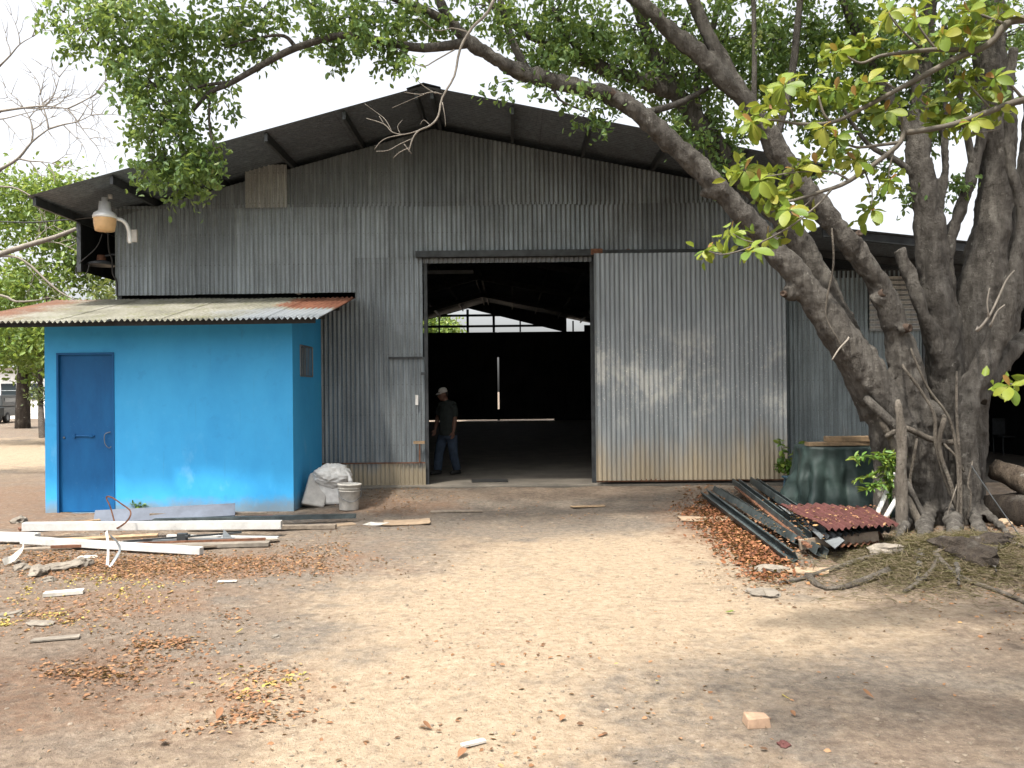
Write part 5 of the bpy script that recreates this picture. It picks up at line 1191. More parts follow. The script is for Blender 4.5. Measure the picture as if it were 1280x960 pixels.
def slab(px, py, w, l, h, rz, name, mat, label, cat, tilt=0, group=None, curl=0.0):
    c = G(px, py, .004); m = MB(); n = 5; vs = []; fs = []
    for k, dz in enumerate((0, h)):
        for j in range(n):
            for i in range(n):
                x, y = (i / (n - 1) - .5) * w, (j / (n - 1) - .5) * l
                e = 1 + .10 * mn.noise(Vector((x * 9, y * 9, px)))
                vs.append((x * e, y * e, dz + .004 + curl * (x / w * 2) ** 2 * (1 if x > 0 else .3) + curl * .6 * mn.noise(Vector((x * 5, y * 5, px)))))
    for j in range(n - 1):
        for i in range(n - 1):
            a = j * n + i; fs.append((a, a + n, a + n + 1, a + 1)); a += n * n; fs.append((a, a + 1, a + n + 1, a + n))
    ring = [i for i in range(n)] + [j * n + n - 1 for j in range(1, n)] + [(n - 1) * n + i for i in range(n - 2, -1, -1)] + [j * n for j in range(n - 2, 0, -1)]
    for q in range(len(ring)):
        a, b = ring[q], ring[(q + 1) % len(ring)]; fs.append((a, b, b + n * n, a + n * n))
    m.add(vs, fs); o = m.build(name, MT[mat]); o.location = c; o.rotation_euler = (tilt, 0, rz); return tag(o, label, cat, group)
slab(80, 744, .30, .10, .03, .35, 'metal_offcut', 'white_dirty', 'short pale offcut lying below the rubble row', 'offcut')
slab(110, 697, .20, .14, .004, .2, 'paper_scrap', 'white_dirty', 'pale greenish paper scrap in front of the white sections', 'paper')
slab(508, 654, .62, .42, .008, .1, 'cardboard_sheet', 'card', 'brown cardboard sheet on the yard left of the doorway', 'cardboard', curl=.015)
slab(470, 656, .28, .20, .006, -.4, 'cardboard_sheet', 'white_dirty', 'small pale card scrap beside the brown cardboard sheet', 'cardboard', curl=.01)
slab(570, 640, .75, .16, .012, .05, 'flat_plank', 'old_wood', 'thin dark strip of wood lying before the doorway', 'board')
slab(885, 650, .72, .34, .010, -.1, 'cardboard_sheet', 'card', 'buff cardboard sheet on the red leaves by the channels', 'cardboard', curl=.02)
slab(1008, 715, .40, .26, .010, -.45, 'cardboard_sheet', 'card', 'torn cardboard piece at the near end of the channels', 'cardboard', curl=.02)
slab(735, 634, .5, .16, .006, .1, 'cardboard_sheet', 'wood', 'flat tan card before the sliding door', 'cardboard', curl=.006)
slab(284, 728, .17, .05, .008, .1, 'card_chip', 'white_dirty', 'lone pale chip on the sand below the scrap pile', 'chip')
slab(592, 932, .13, .035, .012, .5, 'metal_offcut', 'white_dirty', 'small grey sliver on the sand at the bottom edge', 'offcut')
slab(485, 613, .55, .30, .006, .1, 'plastic_sheet', 'white_dirty', 'crumpled pale sheet at the foot of the wall by the doorway', 'plastic', curl=.04)
slab(70, 800, .3, .08, .01, .3, 'metal_offcut', 'stone', 'thin grey splinter among the leaves at the far left', 'offcut')
c = G(945, 906); m = MB(); m.add([(-.066, -.05, 0), (.06, -.055, 0), (.064, .045, 0), (-.058, .05, 0), (-.062, -.044, .052), (.052, -.05, .060), (.06, .036, .048), (-.05, .046, .055)], [(3, 2, 1, 0), (4, 5, 6, 7), (0, 1, 5, 4), (1, 2, 6, 5), (2, 3, 7, 6), (3, 0, 4, 7)]); o = m.build('brick', MT['brick'], bevel=.006); o.location = c; o.rotation_euler = (.05, 0, .12); tag(o, 'pale broken brick lying alone on the near sand', 'brick')
rock(G(980, 932), .03, 'red_scrap', 'red_sheet', 'tiny red scrap on the near sand', 'scrap', None, (1, 1, .5), 77)

# ---- bucket, tub, sack
def bucket(loc, rot, s, label, mat='white_dirty'):
    e = empty('bucket', loc); e.rotation_euler = rot; tag(e, label, 'bucket', 'buckets by the hut')
    m = MB(); m.lathe([(0, 0), (.135 * s, 0), (.14 * s, .01), (.165 * s, .36 * s), (.178 * s, .362 * s), (.178 * s, .385 * s), (.16 * s, .385 * s), (.155 * s, .35 * s), (.13 * s, .03), (0, .03)], n=24); m.build('shell', MT[mat], e, True)
    for z in (.28, .32): m = MB(); m.lathe([(.158 * s, z * s - .006), (.172 * s, z * s), (.16 * s, z * s + .006)], n=24); m.build('rim_band', MT[mat], e, True)
    m = MB(); m.tube([(-.172 * s, 0, .31 * s), (-.15 * s, -.09 * s, .20 * s), (0, -.17 * s, .13 * s), (.15 * s, -.09 * s, .20 * s), (.172 * s, 0, .31 * s)], .004, 6, 5); m.build('handle', MT['zinc'], e, True)
    return e
bucket(G(436, 637), (0, .03, .4), 1.0, 'upright dirty white bucket right of the blue hut')
b = G(424, 626); bucket(b + Vector((.10, .22, .19)), (0, -1.5, .25), .95, 'white bucket tipped on its side behind the upright one')
c = G(390, 634)
m = MB(); rr = Matrix.Translation(c + Vector((0, 0, .01))) @ Matrix.Rotation(.28, 4, 'Z') @ Matrix.Rotation(.22, 4, 'Y') @ Matrix.Rotation(-.25, 4, 'X')
m.add([rr @ Vector(v) for v in ((-.17, -.12, 0), (.17, -.12, 0), (.17, .12, 0), (-.17, .12, 0), (-.13, -.09, .5), (.21, -.09, .5), (.21, .12, .5), (-.13, .12, .5))], [(3, 2, 1, 0), (4, 5, 6, 7), (0, 1, 5, 4), (1, 2, 6, 5), (2, 3, 7, 6), (3, 0, 4, 7)])
thing(m, 'plastic_tub', 'grey_tub', 'pale grey rectangular tub leaning against the hut corner', 'tub', bevel=.03)
c = at(417, 594, 12.75)
bm = bmesh.new(); bmesh.ops.create_icosphere(bm, subdivisions=5, radius=1)
for v in bm.verts:
    p = v.co.copy(); f = .95 + .22 * mn.noise(p * 1.7) + .26 * (.5 - abs(mn.noise(p * 2.6 + Vector((1, 2, 3))))) + .14 * (.5 - abs(mn.noise(p * 6 + Vector((4, 2, 3)))))
    v.co = Vector((p.x * .27 * f, p.y * .2 * f, p.z * .17 * f)); v.co.z -= .12 * v.co.x
me = bpy.data.meshes.new('sack'); bm.to_mesh(me); bm.free(); me.materials.append(MT['sack']); me.polygons.foreach_set('use_smooth', [True] * len(me.polygons))
sk_ = empty('sack', (c.x, 12.75, gz(c.x, 12.75))); tag(sk_, 'knotted white woven sack slumped over the tub', 'sack')
hz_ = c.z - gz(c.x, 12.75); place(me, 'bag', sk_, (0, .0, hz_), (0, -.15, .2))
m = MB(); m.tube([(.16, -.05, hz_ + .08), (.24, -.1, hz_ + .02), (.29, -.13, hz_ - .1)], [.05, .025, .035], 8, 3, True, .3); m.build('knot', MT['sack'], sk_, True)
m = MB(); m.box((-.22, -.1, 0), (.22, .16, hz_ - .1)); m.build('folded_base', MT['sack'], sk_, bevel=.04)

# ---- right pile: channels, roofing sheets
CH = [((889, 623), (986, 698), .0, 'outermost dark steel channel nearest the red leaves'), ((903, 620), (1004, 696), .05, 'second dark steel channel from the leaf side'), ((915, 618), (1015, 692), .10, 'third dark steel channel from the leaf side'), ((926, 616), (1026, 694), .02, 'fourth dark steel channel, low in the stack'), ((934, 613), (1036, 690), .13, 'fifth dark steel channel beside the zinc flashing'), ((944, 611), (1046, 694), .06, 'dark steel channel nearest the red roofing sheet')]
for i, (f0, n0, h, lab) in enumerate(CH):
    a, b = G(f0[0] + random.uniform(-9, 9), f0[1] + random.uniform(-3, 4)), G(n0[0] + random.uniform(-9, 9), n0[1] + random.uniform(-8, 6)); thing(beam(a + Vector((0, 0, h + random.uniform(.02, .06))), b + Vector((0, 0, h + .01)), .11, .09, 'channel', random.uniform(-.5, .5)), 'steel_channel', 'channel', lab, 'steel channel', 'dark steel channels stacked by the fig tree')
a, b = G(935, 605), G(955, 600); thing(beam(G(920, 622) + Vector((0, 0, .14)), G(1012, 700) + Vector((0, 0, .12)), .05, .02), 'steel_flat', 'rusty', 'narrow rusty flat bar lying along the channels', 'steel bar')
# zinc flashing folded over the stack
A, Bq, Cq, Dq = G(972, 650, .20), G(1044, 708, .17), G(1056, 700, .19), G(1000, 656, .19)
m = MB(); m.add([A, Bq, Cq, Dq] + [p + Vector((.0, 0, -.006)) for p in (A, Bq, Cq, Dq)], [(0, 1, 2, 3), (7, 6, 5, 4), (0, 4, 5, 1), (1, 5, 6, 2), (2, 6, 7, 3), (3, 7, 4, 0)]); thing(m, 'zinc_flashing', 'zinc', 'bent grey zinc flashing at the near end of the stack', 'flashing')
def loose_sheet(p00, p10, p11, p01, waves, amp, name, mat, label, group=None):
    """corrugated sheet through four corners; waves counted along p00-p10"""
    m = MB(); seg = 8; n = waves * seg; rows = 8; vs = []; fs = []
    for lay in (0, 1):
        for j in range(rows + 1):
            for i in range(n + 1):
                u, v = i / n, j / rows
                p = (p00 * (1 - u) + p10 * u) * (1 - v) + (p01 * (1 - u) + p11 * u) * v
                vs.append(p + Vector((0, 0, amp * math.cos(2 * math.pi * i / seg) + .025 * mn.noise(Vector((u * 3, v * 3, waves))) - .003 * lay)))
    st = (n + 1) * (rows + 1)
    for j in range(rows):
        for i in range(n):
            a = j * (n + 1) + i; fs.append((a, a + 1, a + n + 2, a + n + 1)); a += st; fs.append((a + n + 1, a + n + 2, a + 1, a))
    m.add(vs, fs); return thing(m, name, mat, label, 'roofing sheet', group, True)
def az(px, py, z): return gp(px, py, z)
loose_sheet(az(1032, 661, .20), az(1124, 657, .22), az(1082, 633, .17), az(968, 629, .22), 11, .016, 'roofing_sheet', 'red_sheet', 'dark red corrugated roofing sheet on top of the stack', 'loose roofing sheets')
loose_sheet(az(1022, 672, .11), az(1114, 664, .13), az(1078, 642, .06), az(985, 640, .10), 12, .016, 'roofing_sheet', 'zinc', 'bare grey corrugated sheet under the red one', 'loose roofing sheets')
loose_sheet(az(1040, 684, .03), az(1105, 678, .04), az(1098, 656, .0), az(1005, 654, .0), 8, .014, 'roofing_sheet', 'rusty', 'rusty corrugated sheet at the bottom of the stack', 'loose roofing sheets')
a, b = G(1000, 693), G(1098, 682); thing(beam(a + Vector((0, 0, .05)), b + Vector((0, 0, .05)), .06, .10), 'timber_bearer', 'old_wood', 'timber bearer under the front of the roofing sheets', 'timber')
thing(beam(G(1010, 660), G(1090, 650), .09, .09), 'timber_bearer', 'old_wood', 'timber bearer hidden halfway under the roofing sheets', 'timber')
thing(beam(G(985, 640), G(1085, 636), .09, .12), 'timber_bearer', 'old_wood', 'timber bearer under the back of the roofing sheets', 'timber')
# ---- tarp over a crate, planks on top
tc = G(1052, 642); tc = Vector((tc.x, 11.6, gz(tc.x, 11.6)))
m = MB(); nu, nv = 132, 24; vs = []; fs = []
for j in range(nv + 1):
    v = j / nv
    for i in range(nu):
        a = 2 * math.pi * i / nu; ca, sa = math.cos(a), math.sin(a)
        e = 4.0; sq = (abs(ca) ** e + abs(sa) ** e) ** (-1 / e)
        fl_ = 1 + .30 * (1 - v) ** 1.6
        wr_ = .05 * (1 - 2 * abs(mn.noise(Vector((ca * 4 + v * 2, sa * 4, v * 4))))); fold = 1 + wr_ + (.24 * (abs(math.sin(a * 4.5 + 1.3 * math.sin(a * 3))) ** .6 - .6) + .10 * mn.noise(Vector((ca * 7, sa * 7, v * 5))) + .26 * mn.noise(Vector((ca * 3, sa * 3, v * 2)))) * (1 - v) ** .8
        vs.append((ca * sq * .52 * fl_ * fold, sa * sq * .40 * fl_ * fold, .93 * v + .02 * mn.noise(Vector((ca * 2, sa * 2, 5))) - (.0 if v else .02)))
for j in range(nv):
    for i in range(nu): fs.append((j * nu + i, j * nu + (i + 1) % nu, (j + 1) * nu + (i + 1) % nu, (j + 1) * nu + i))
for ring_s in (.6, .2):
    b0_ = len(vs)
    for i in range(nu): x, y, z = vs[nv * nu + i]; vs.append((x * ring_s, y * ring_s, .935))
fs += [(nv * nu + i, nv * nu + (i + 1) % nu, (nv + 1) * nu + (i + 1) % nu, (nv + 1) * nu + i) for i in range(nu)]
fs += [((nv + 1) * nu + i, (nv + 1) * nu + (i + 1) % nu, (nv + 2) * nu + (i + 1) % nu, (nv + 2) * nu + i) for i in range(nu)]
fs.append(tuple((nv + 2) * nu + i for i in range(nu)))
m.add(vs, fs); o = m.build('tarpaulin', MT['tarp'], None, True); o.location = tc; tag(o, 'dark green tarpaulin draped over a crate beside the fig tree', 'tarpaulin')
for i, (sx_, z_, lab, rz_) in enumerate(((-.05, .945, 'lower pale timber plank on the tarpaulin', .04), (.22, 1.0, 'upper pale timber plank on the tarpaulin', -.05))):
    m = MB(); m.box((-.45, -.09, 0), (.45, .09, .052 + .02 * i)); o = m.build('plank', MT['wood'], bevel=.006); o.location = tc + Vector((sx_, -.20, z_)); o.rotation_euler = (0, 0, rz_); tag(o, lab, 'plank', 'planks on the tarpaulin')
# ---- teal stool frame at the wall foot
s0 = G(985, 628); e = empty('steel_stool', s0); tag(e, 'small teal steel stool frame behind the channels', 'stool')
for dx, dy in ((0, 0), (.30, 0), (0, .26), (.30, .26)): m = MB(); m.tube([(dx, dy, 0), (dx + .05, dy, .34)], .018, 6); m.build('leg', MT['teal'], e)
for z in (.20, .33):
    for dy in (0, .26): m = MB(); m.tube([(.03, dy, z), (.35, dy, z)], .015, 6); m.build('rail', MT['teal'], e)
m = MB(); m.box((.0, -.03, .34), (.40, .29, .37)); m.build('seat', MT['teal'], e, bevel=.008)
# ---- post, pipes, log, dirt
m = MB(); q = G(1128, 668); m.tube([q + Vector((0, .05, -.05)), q + Vector((.01, .02, .3)), q + Vector((-.005, .0, .7)), q + Vector((0, -.02, 1.1)), q + Vector((-.02, 0, 1.42)), q + Vector((-.015, .02, 1.52))], [.07, .06, .062, .054, .046, .02], 10, 4, True, .45); thing(m, 'wooden_post', 'post', 'rough grey wooden post standing before the fig trunk', 'post', smooth=True)
m = MB(); q = at(1095, 645, 9.7); m.tube([(q.x, 9.7, gz(q.x, 9.7)), q, at(1119, 592, 9.85)], .028, 10); thing(m, 'plastic_pipe', 'pvc', 'greyish plastic pipe leaning at the fig foot', 'pipe', 'pipes by the fig tree', True)
m = MB(); q = at(1105, 650, 9.6); m.tube([(q.x, 9.6, gz(q.x, 9.6)), q, at(1132, 604, 9.75)], .028, 10); thing(m, 'plastic_pipe', 'white_paint', 'white plastic pipe leaning nearest the wooden post', 'pipe', 'pipes by the fig tree', True)
rock(G(1082, 636), .05, 'plastic_bottle', 'white_dirty', 'crumpled pale plastic lump behind the red sheet', 'plastic', None, (1, 1, 1.3), 31)
m = MB(); q = at(1262, 598, 9.6); lg = [at(1246, 588, 10.4), at(1270, 596, 10.1), at(1310, 622, 9.6), at(1350, 650, 9.2)]; m.tube(lg, [.13, .15, .15, .15], 14, 3, True, .25)
o = thing(m, 'log', 'log_wood', 'thick sawn log lying at the right edge', 'log', None, True)
m = MB(); m.tube([at(1245, 640, 10.4), at(1290, 640, 9.8), at(1340, 660, 9.4)], [.22, .24, .2], 12, 3, True, .2); thing(m, 'log', 'dark_bark', 'dark log under the sawn one at the right edge', 'log', None, True)
for i, (px, py, r, sq, mt, lab) in enumerate(((1205, 690, .24, (1.3, .7, .5), 'dark_bark', 'dark rotten stump lump at the fig foot'), (1240, 697, .16, (1.6, .8, .45), 'dark_bark', 'smaller dark rotten wood lump right of the stump'), (1268, 640, .30, (1, .8, .6), 'dark_bark', 'dark root ball beneath the log'))):
    rock(G(px, py), r, 'rotten_wood', mt, lab, 'wood', 'rotten wood by the fig tree', sq, i + 51, 3)
rock(G(1254, 658), .09, 'paper_bag', 'card', 'tan paper bag lying right of the fig foot', 'bag', None, (1.3, .8, .7), 61)
cable('guy_wire', 'thin grey wire slanting from the fig foot to the right edge', [at(1214, 582, 9.6), at(1245, 628, 9.1), at(1285, 685, 8.5), at(1310, 725, 8.1)], .006, 'dark_steel')
# ---- white chairs and bench glimpsed in the dark bay
for i, (px, lab) in enumerate(((1258, 'dark chair just visible in the dark open bay'), (1300, 'second dark chair further right in the bay'))):
    q = at(px, 560, 20.5); e = empty('chair', (q.x, 20.5, -.1)); tag(e, lab, 'chair', 'chairs in the open bay')
    m = MB(); m.box((-.22, -.22, .42), (.22, .22, .45)); m.build('seat', MT['dark_steel'], e, bevel=.01)
    m = MB(); m.box((-.22, .20, .46), (.22, .23, .88)); m.build('backrest', MT['dark_steel'], e, bevel=.01)
    for dx in (-.2, .2):
        for dy in (-.2, .2): m = MB(); m.tube([(dx, dy, 0), (dx, dy, .42)], .015, 6); m.build('leg', MT['dark_steel'], e)
# ---- floor mat on the threshold
q = at(612, 601, 14.62); m = MB(); m.box((-.32, -.2, 0), (.32, .2, .018)); o = m.build('floor_mat', MT['black'], bevel=.006); o.location = (q.x, 14.66, .002); o.rotation_euler = (0, 0, .05); tag(o, 'dark mat lying on the doorway floor', 'mat')

# ---- weeds
def weed(name, label, base, stems, leaves, size, mat='weed_leaf', flat=.5, wid=.5):
    leaves = int(leaves * 2)
    e = empty(name, base); tag(e, label, 'plant', 'weeds in the yard'); m = MB()
    for s in stems: m.tube([Vector(p) - Vector(base) for p in s], [.008] * (len(s) - 1) + [.003], 5, 3)
    m.build('stem', MT['weed_leaf'], e, True)
    P = []
    for s in stems:
        s2, _ = catmull([Vector(p) for p in s], [0] * len(s), 8)
        for _ in range(leaves):
            p = random.choice(s2[len(s2) // 5:]); P.append([p.x + random.gauss(0, .012) - base[0], p.y + random.gauss(0, .012) - base[1], p.z + random.gauss(0, .012) - base[2]])
    tag(leaf_mesh('foliage', np.array(P), size, MT[mat], e, .25, wid, None, None, .1, flat), kind='stuff'); return e
yq = 13.75; b_ = Vector((at(985, 600, yq).x, yq, gz(at(985, 600, yq).x, yq)))
weed('climbing_weed', 'leafy green weed climbing at the sliding door corner', b_, [[b_, at(986, 585, yq), at(980, 570, yq), at(975, 552, yq)], [b_, at(990, 575, yq), at(1000, 560, yq), at(1008, 552, yq)], [at(986, 585, yq), at(1000, 578, yq), at(1012, 565, yq)], [at(985, 580, yq), at(976, 580, yq), at(973, 588, yq)]], 26, (.07, .14), wid=.6)
yq = 9.7; b_ = Vector((at(1112, 600, yq).x, yq, gz(at(1112, 600, yq).x, yq)))
weed('fern_weed', 'ferny green weed with pinnate leaves by the wooden post', b_, [[b_, at(1112, 595, yq), at(1100, 575, yq), at(1085, 570, yq), at(1068, 572, yq)], [b_, at(1110, 590, yq), at(1095, 592, yq), at(1070, 600, yq)], [b_, at(1112, 590, yq), at(1112, 575, yq), at(1100, 566, yq)], [b_, at(1112, 596, yq), at(1095, 605, yq), at(1080, 612, yq)], [b_, at(1116, 590, yq), at(1122, 575, yq), at(1118, 566, yq)]], 30, (.07, .13), wid=.32)
b_ = G(172, 641); yq = b_.y
weed('small_weed', 'tiny green weed at the foot of the blue wall', b_, [[b_, at(170, 634, yq), at(166, 629, yq)], [b_, at(175, 634, yq), at(181, 631, yq)], [b_, at(173, 634, yq), at(174, 627, yq)]], 8, (.04, .08))

# ---- dry grass heap, litter, pebbles (uncountable)
def scatter(blobs, edge=1.0):
    P = []
    for px, py, rx_, ry_, n in blobs:
        k_ = 0
        n = int(n * 1.7); cc = [(rng.normal(0, .8), rng.normal(0, .7), rng.uniform(.12, .6)) for _ in range(max(5, n // 30))]
        while k_ < n:
            if rng.random() < .75:
                q = cc[rng.integers(len(cc))]; u, v = q[0] + rng.normal(0, q[2]), q[1] + rng.normal(0, q[2])
            else: u, v = rng.normal(0, 1.3), rng.normal(0, 1.2)
            y_ = py + v * ry_
            if y_ < 560: k_ += 1; continue
            p = gp(px + u * rx_, y_)
            if p.y > 13.9 or (p.x < -2.8 and p.y > 12.2 and p.x > -7.0): k_ += 1; continue
            P.append((p.x, p.y, gz(p.x, p.y) + .004 + abs(rng.normal(0, .005)))); k_ += 1
    return np.array(P)
P_ = scatter([(880, 640, 24, 10, 260), (1045, 640, 60, 10, 260), (1000, 660, 40, 16, 220), (985, 720, 34, 18, 220), (900, 690, 26, 18, 120), (495, 625, 34, 9, 420), (390, 690, 36, 10, 330), (250, 708, 100, 9, 2400), (130, 705, 90, 12, 1500), (60, 695, 50, 14, 700), (200, 810, 34, 9, 260), (120, 845, 40, 9, 300), (190, 760, 70, 22, 260), (260, 865, 80, 26, 200), (330, 850, 40, 14, 110), (60, 770, 50, 16, 260), (330, 895, 40, 14, 90), (500, 660, 40, 6, 60), (40, 600, 40, 26, 220), (1150, 690, 60, 14, 360), (1230, 680, 50, 14, 300), (1240, 740, 60, 30, 140), (640, 800, 420, 90, 150), (1000, 850, 220, 70, 70), (640, 640, 90, 10, 60), (380, 640, 40, 8, 60)])
tag(leaf_mesh('leaf_litter', P_, (.016, .042), MT['litter'], None, .03, .6, None, None, .10, .12), 'drifts of rusty brown fallen leaves over the yard', 'litter', kind='stuff')
P_ = scatter([(130, 725, 40, 8, 60), (320, 855, 30, 12, 16), (310, 868, 18, 7, 8), (60, 745, 30, 8, 40), (40, 775, 40, 8, 90), (160, 740, 40, 10, 60), (360, 850, 14, 5, 22)])
MT['yellow_litter'] = leafmat('yellow_fallen_leaf', [(0.0, (.26, .17, .06)), (.6, (.38, .28, .07)), (1.0, (.36, .33, .08))], .12, .7)
tag(leaf_mesh('yellow_leaf_litter', P_, (.015, .04), MT['yellow_litter'], None, .03, .6, None, None, .16, .15), 'scattered small yellow fallen leaves at the left', 'litter', kind='stuff')
P_ = scatter([(1150, 715, 60, 16, 4600), (1100, 705, 30, 12, 1500), (1215, 720, 50, 14, 2600), (1240, 710, 40, 10, 900)]); P_[:, 2] += rng.random(len(P_)) * .04 - .004
tag(leaf_mesh('dry_grass', P_, (.05, .13), MT['hay'], None, .02, .07, None, None, .02, .18), 'heap of dry cut grass at the foot of the fig tree', 'grass', kind='stuff')
P_ = []
while len(P_) < 5200:
    t = random.random(); px = 872 + 100 * t + random.gauss(0, 17) ; py = 632 + 84 * t + random.gauss(0, 9)
    if random.random() > .35 + .9 * mn.noise(Vector((px * .05, py * .08, 0))) + .35: continue
    p = gp(px, py); P_.append((p.x, p.y, gz(p.x, p.y) + .004 + .03 * random.random() ** 2))
MT['red_litter'] = leafmat('rust_red_leaf', [(0.0, (.065, .03, .02)), (.4, (.15, .06, .032)), (.8, (.235, .10, .05)), (1.0, (.30, .16, .08))], .12, .8, spec=.15)
tag(leaf_mesh('red_leaf_drift', np.array(P_), (.03, .065), MT['red_litter'], None, .0, .6, None, None, .14, .35), 'thick drift of rust-red dead leaves along the steel channels', 'litter', kind='stuff')
# leaves caught on the roofing sheets and channels
P_ = []
for _ in range(170):
    px = random.uniform(985, 1110); py = random.uniform(632, 660); p = gp(px, py, .225); P_.append((p.x, p.y, .232))
for _ in range(260):
    t = random.random(); u = random.random(); p = gp(895 + 100 * t + 45 * u, 622 + 72 * t - 8 * u, .0); P_.append((p.x, p.y, .02 + .1 * u))
tag(leaf_mesh('caught_leaves', np.array(P_), (.02, .05), MT['litter'], None, .03, .6, None, None, .1, .12), 'dead leaves caught on the red roofing sheet and channels', 'litter', kind='stuff')
# pebbles and crumbs
ic = bmesh.new(); bmesh.ops.create_icosphere(ic, subdivisions=1, radius=1); iv = np.array([v.co[:] for v in ic.verts]); if_ = np.array([[v.index for v in f.verts] for f in ic.faces]); ic.free()
N = 3200
uu = rng.uniform(-60, 1340, N); ww = 600 + 380 * rng.random(N) ** .8
PV = []; PF = []; b_i = 0
for u, w in zip(uu, ww):
    p = gp(u, w)
    if p.y > 13.6 or (p.x < -2.8 and p.y > 12.1): continue
    r = (.004 + .010 * rng.random() ** 4) * (1 if p.y < 7 else 1.5); s = r * rng.uniform(.6, 1.3, 3) * np.array([1, 1, .7])
    PV.append(iv * s * (1 + rng.normal(0, .12, (len(iv), 1))) + np.array([p.x, p.y, gz(p.x, p.y) + r * .15])); PF.append(if_ + b_i); b_i += len(iv)
m = MB(); m.v = np.concatenate(PV).tolist(); m.f = np.concatenate(PF).tolist()
tag(m.build('gravel', MT['gravel'], None), 'loose small stones scattered over the sandy yard', 'gravel', kind='stuff')
# some fallen leaves one can point at
FL = [(906, 767, 'weed_leaf', 'single green fallen leaf on the pale sand', .09), (294, 793, 'yellow_litter', 'single yellow leaf on the sand left of centre', .07), (823, 853, 'yellow_litter', 'small yellow leaf on the near sand left of the brick', .05), (988, 876, 'yellow_litter', 'yellow leaf just above the broken brick', .06), (994, 898, 'litter', 'curled brown leaf right of the broken brick', .06), (810, 895, 'litter', 'curled dark leaf left of the broken brick', .06), (205, 927, 'litter', 'large curled brown leaf at the lower left', .10), (271, 902, 'litter', 'dark broken leaf at lower left with upturned rim', .09), (572, 950, 'litter', 'orange-brown leaf at the bottom edge', .09), (540, 914, 'litter', 'brown leaf right of the lower left litter', .07), (700, 904, 'litter', 'brown leaf on the sand below the middle', .07), (1093, 875, 'litter', 'tan leaf on the dark patch at lower right', .08)]
for i, (px, py, mt, lab, s) in enumerate(FL):
    s *= .75; q = G(px, py, .012); bl = blade(s, s * .6, -.5 if i % 2 else -.25, .5); me = bl.mesh('fallen_leaf', MT[mt], True)
    a_ = me.attributes.new('tint', 'FLOAT', 'POINT'); a_.data.foreach_set('value', [random.uniform(.3, .9)] * len(me.vertices))
    o = place(me, 'fallen_leaf', None, q, (0, 0, random.uniform(0, 6))); tag(o, lab, 'leaf', 'fallen leaves lying apart')

# ================================================================== THE MAN IN THE DOORWAY
my = 15.9; mp = at(558, 593, my)
man = empty('person', (mp.x, my, 0.0)); tag(man, 'person in pale cap, dark shirt and blue jeans walking inside the doorway, head bowed', 'person')
def mv(px, py, dy=0.0): p = at(px, py, my); return Vector((p.x - mp.x, dy, p.z))
V = Vector
face = V((-.80, -.55, -.25)).normalized()
head = mv(553.5, 493); 
body = MB()
rotm = face.to_track_quat('Y', 'Z').to_matrix().to_4x4()
body.ell(head, (.075, .098, .115), 14, 10, rotm)
body.ell(head + rotm @ V((0, .035, -.055)), (.055, .062, .065), 12, 8, rotm)
body.tube([head + rotm @ V((0, .092, .015)), head + rotm @ V((0, .115, -.02)), head + rotm @ V((0, .098, -.032))], [.010, .016, .012], 8)
body.tube([head + rotm @ V((-.02, .092, -.058)), head + rotm @ V((.02, .092, -.058))], .010, 6)
for sgn in (-1, 1):
    body.ell(head + rotm @ V((sgn * .078, -.005, -.01)), (.012, .022, .032), 8, 6, rotm)
    body.ell(head + rotm @ V((sgn * .03, .088, .018)), (.014, .010, .009), 8, 6, rotm)
neck = mv(558, 503, .02)
body.tube([head + V((.02, .03, -.05)), neck, mv(559, 508, .02)], [.055, .058, .07], 10, 2)
body.tube([mv(559, 507, .02), mv(560, 517, .0), mv(560, 530, .0), mv(560, 540, .0), mv(560, 546, .0)], [.10, .15, .14, .135, .13], 12, 3)
shR, shL = mv(567, 508, -.06), mv(551, 508, .10)
body.tube([shL, mv(559, 506, .02), shR], [.075, .085, .075], 10, 2)
def arm(sh, el, wr, hd, fdir, side):
    body.tube([sh, (sh * .4 + el * .6), el], [.062, .052, .044], 10, 3); body.tube([el, el * .6 + wr * .4, wr], [.044, .042, .028], 10, 3)
    pal = hd; body.ell((wr + pal) / 2, (.026, .030, .05), 10, 8)
    d = (pal - wr).normalized()
    for i in range(4):
        o_ = side * ((i - 1.5) * .019); L = (.068, .078, .074, .058)[i]
        p0 = pal - d * .005 + o_; c_ = V((-.35, -.3, 0)) * L
        body.tube([p0 - d * .03, p0 + d * L * .35, p0 + d * L * .7 + c_ * .3, p0 + d * L * .9 + c_ * .7], [.0098, .0095, .009, .0075], 7, 2)
    body.tube([wr + d * .02 - side * .018, wr + d * .045 - side * .042 + V((-.01, -.01, 0)), wr + d * .085 - side * .046 + V((-.02, -.015, 0))], [.013, .0115, .0085], 7, 2)
arm(shR, mv(569, 524, -.10), mv(567.5, 539, -.16), mv(567, 544, -.18), V((0, 0, -1)), V((.8, .6, 0)).normalized())
arm(shL, mv(546.5, 522, .14), mv(544, 536, .04), mv(543, 541, .01), V((0, 0, -1)), V((.8, .6, 0)).normalized())
hipL, hipR = mv(554, 546, .05), mv(565, 546, -.03)
legs = ((hipL, mv(549, 567, .02), mv(547, 588, .0), mv(540, 592, -.12)), (hipR, mv(567, 567, -.02), mv(571, 587.5, .06), mv(565, 591.5, -.06)))
for h_, k_, a_, t_ in legs:
    body.tube([h_, k_, a_], [.085, .06, .045], 10, 4); body.tube([a_ + V((.03, .02, -.03)), a_ + V((0, 0, -.035)), t_], [.04, .045, .03], 10, 3)
bo = body.build('body', MT['skin'], man, True); remesh(bo, .0075, 2); bo.data.materials.clear(); bo.data.materials.append(MT['skin'])
sh_ = MB()
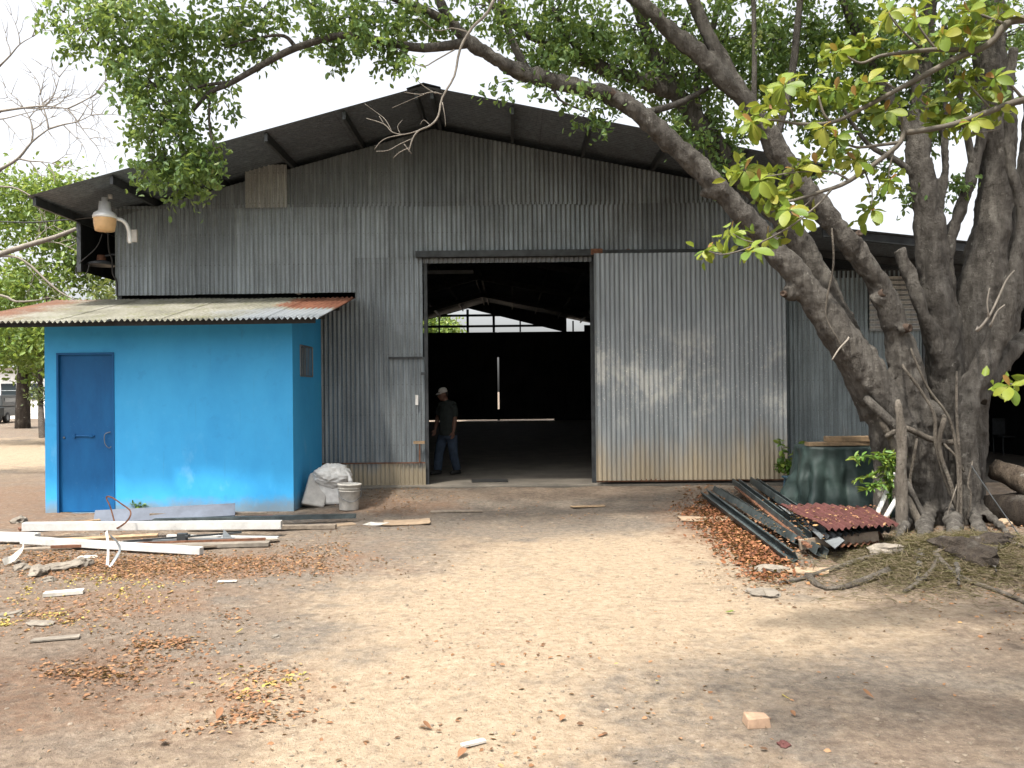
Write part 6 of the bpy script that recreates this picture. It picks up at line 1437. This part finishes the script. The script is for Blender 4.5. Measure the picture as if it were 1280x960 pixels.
sh_.tube([mv(559, 504, .02), mv(559, 507, .02), mv(560, 517, .0), mv(560, 530, .0), mv(560, 540, .0), mv(560, 544, .0)], [.075, .125, .172, .168, .165, .165], 14, 3, True, .12)
sh_.tube([shL + V((-.01, 0, 0)), mv(559, 505.5, .02), shR + V((.01, 0, 0))], [.092, .10, .092], 10, 2)
for s_, e_ in ((shR, mv(569, 521, -.09)), (shL, mv(547.5, 519, .13))): sh_.tube([s_, s_ * .5 + e_ * .5, e_], [.082, .075, .068], 10, 3, True, .1)
so_ = sh_.build('shirt', MT['shirt'], man, True); remesh(so_, .012, 2, .015, .08); so_.data.materials.clear(); so_.data.materials.append(MT['shirt'])
je = MB(); je.tube([mv(560, 541, 0), mv(560, 548, 0)], [.15, .155], 12, 2)
for h_, k_, a_, t_ in legs: je.tube([h_ + V((0, 0, .03)), k_, a_ + V((0, 0, .005))], [.112, .088, .078], 12, 5, True, .15)
jo = je.build('jeans', MT['jeans'], man, True); remesh(jo, .012, 2, .018, .07); jo.data.materials.clear(); jo.data.materials.append(MT['jeans'])
for h_, k_, a_, t_ in legs:
    m = MB(); d = (t_ - a_); d.z = 0; d.normalize(); f0 = V((a_.x, a_.y, 0))
    m.tube([f0 - d * .07 + V((0, 0, .045)), f0 + V((0, 0, .05)), f0 + d * .10 + V((0, 0, .04)), f0 + d * .18 + V((0, 0, .032))], [.042, .052, .046, .03], 10, 3); m.build('shoe', MT['black'], man, True)
m = MB(); m.lathe([(0, .085), (.05, .078), (.082, .05), (.093, .0), (.09, -.01)], n=16, m=Matrix.Translation(head + V((0, 0, .05))) @ rotm); m.build('cap', MT['cap'], man, True)
m = MB(); hb = head + rotm @ V((0, .09, .055)); vs = []
for i in range(7):
    t = -1.1 + 2.2 * i / 6; vs += [head + rotm @ V((.088 * math.sin(t), .088 * math.cos(t), .045)), head + rotm @ V((.085 * math.sin(t), .088 * math.cos(t) + .075 * math.cos(t * .9), .03))]
vs += [v + V((0, 0, .006)) for v in vs]
m.add(vs, [(2 * i, 2 * i + 1, 2 * i + 3, 2 * i + 2) for i in range(6)] + [(14 + 2 * i + 2, 14 + 2 * i + 3, 14 + 2 * i + 1, 14 + 2 * i) for i in range(6)]); m.build('cap_brim', MT['cap'], man)
m = MB(); m.ell(head + rotm @ V((0, -.03, -.005)), (.080, .078, .07), 12, 8, rotm); m.build('hair', MT['dark_hair'], man, True)
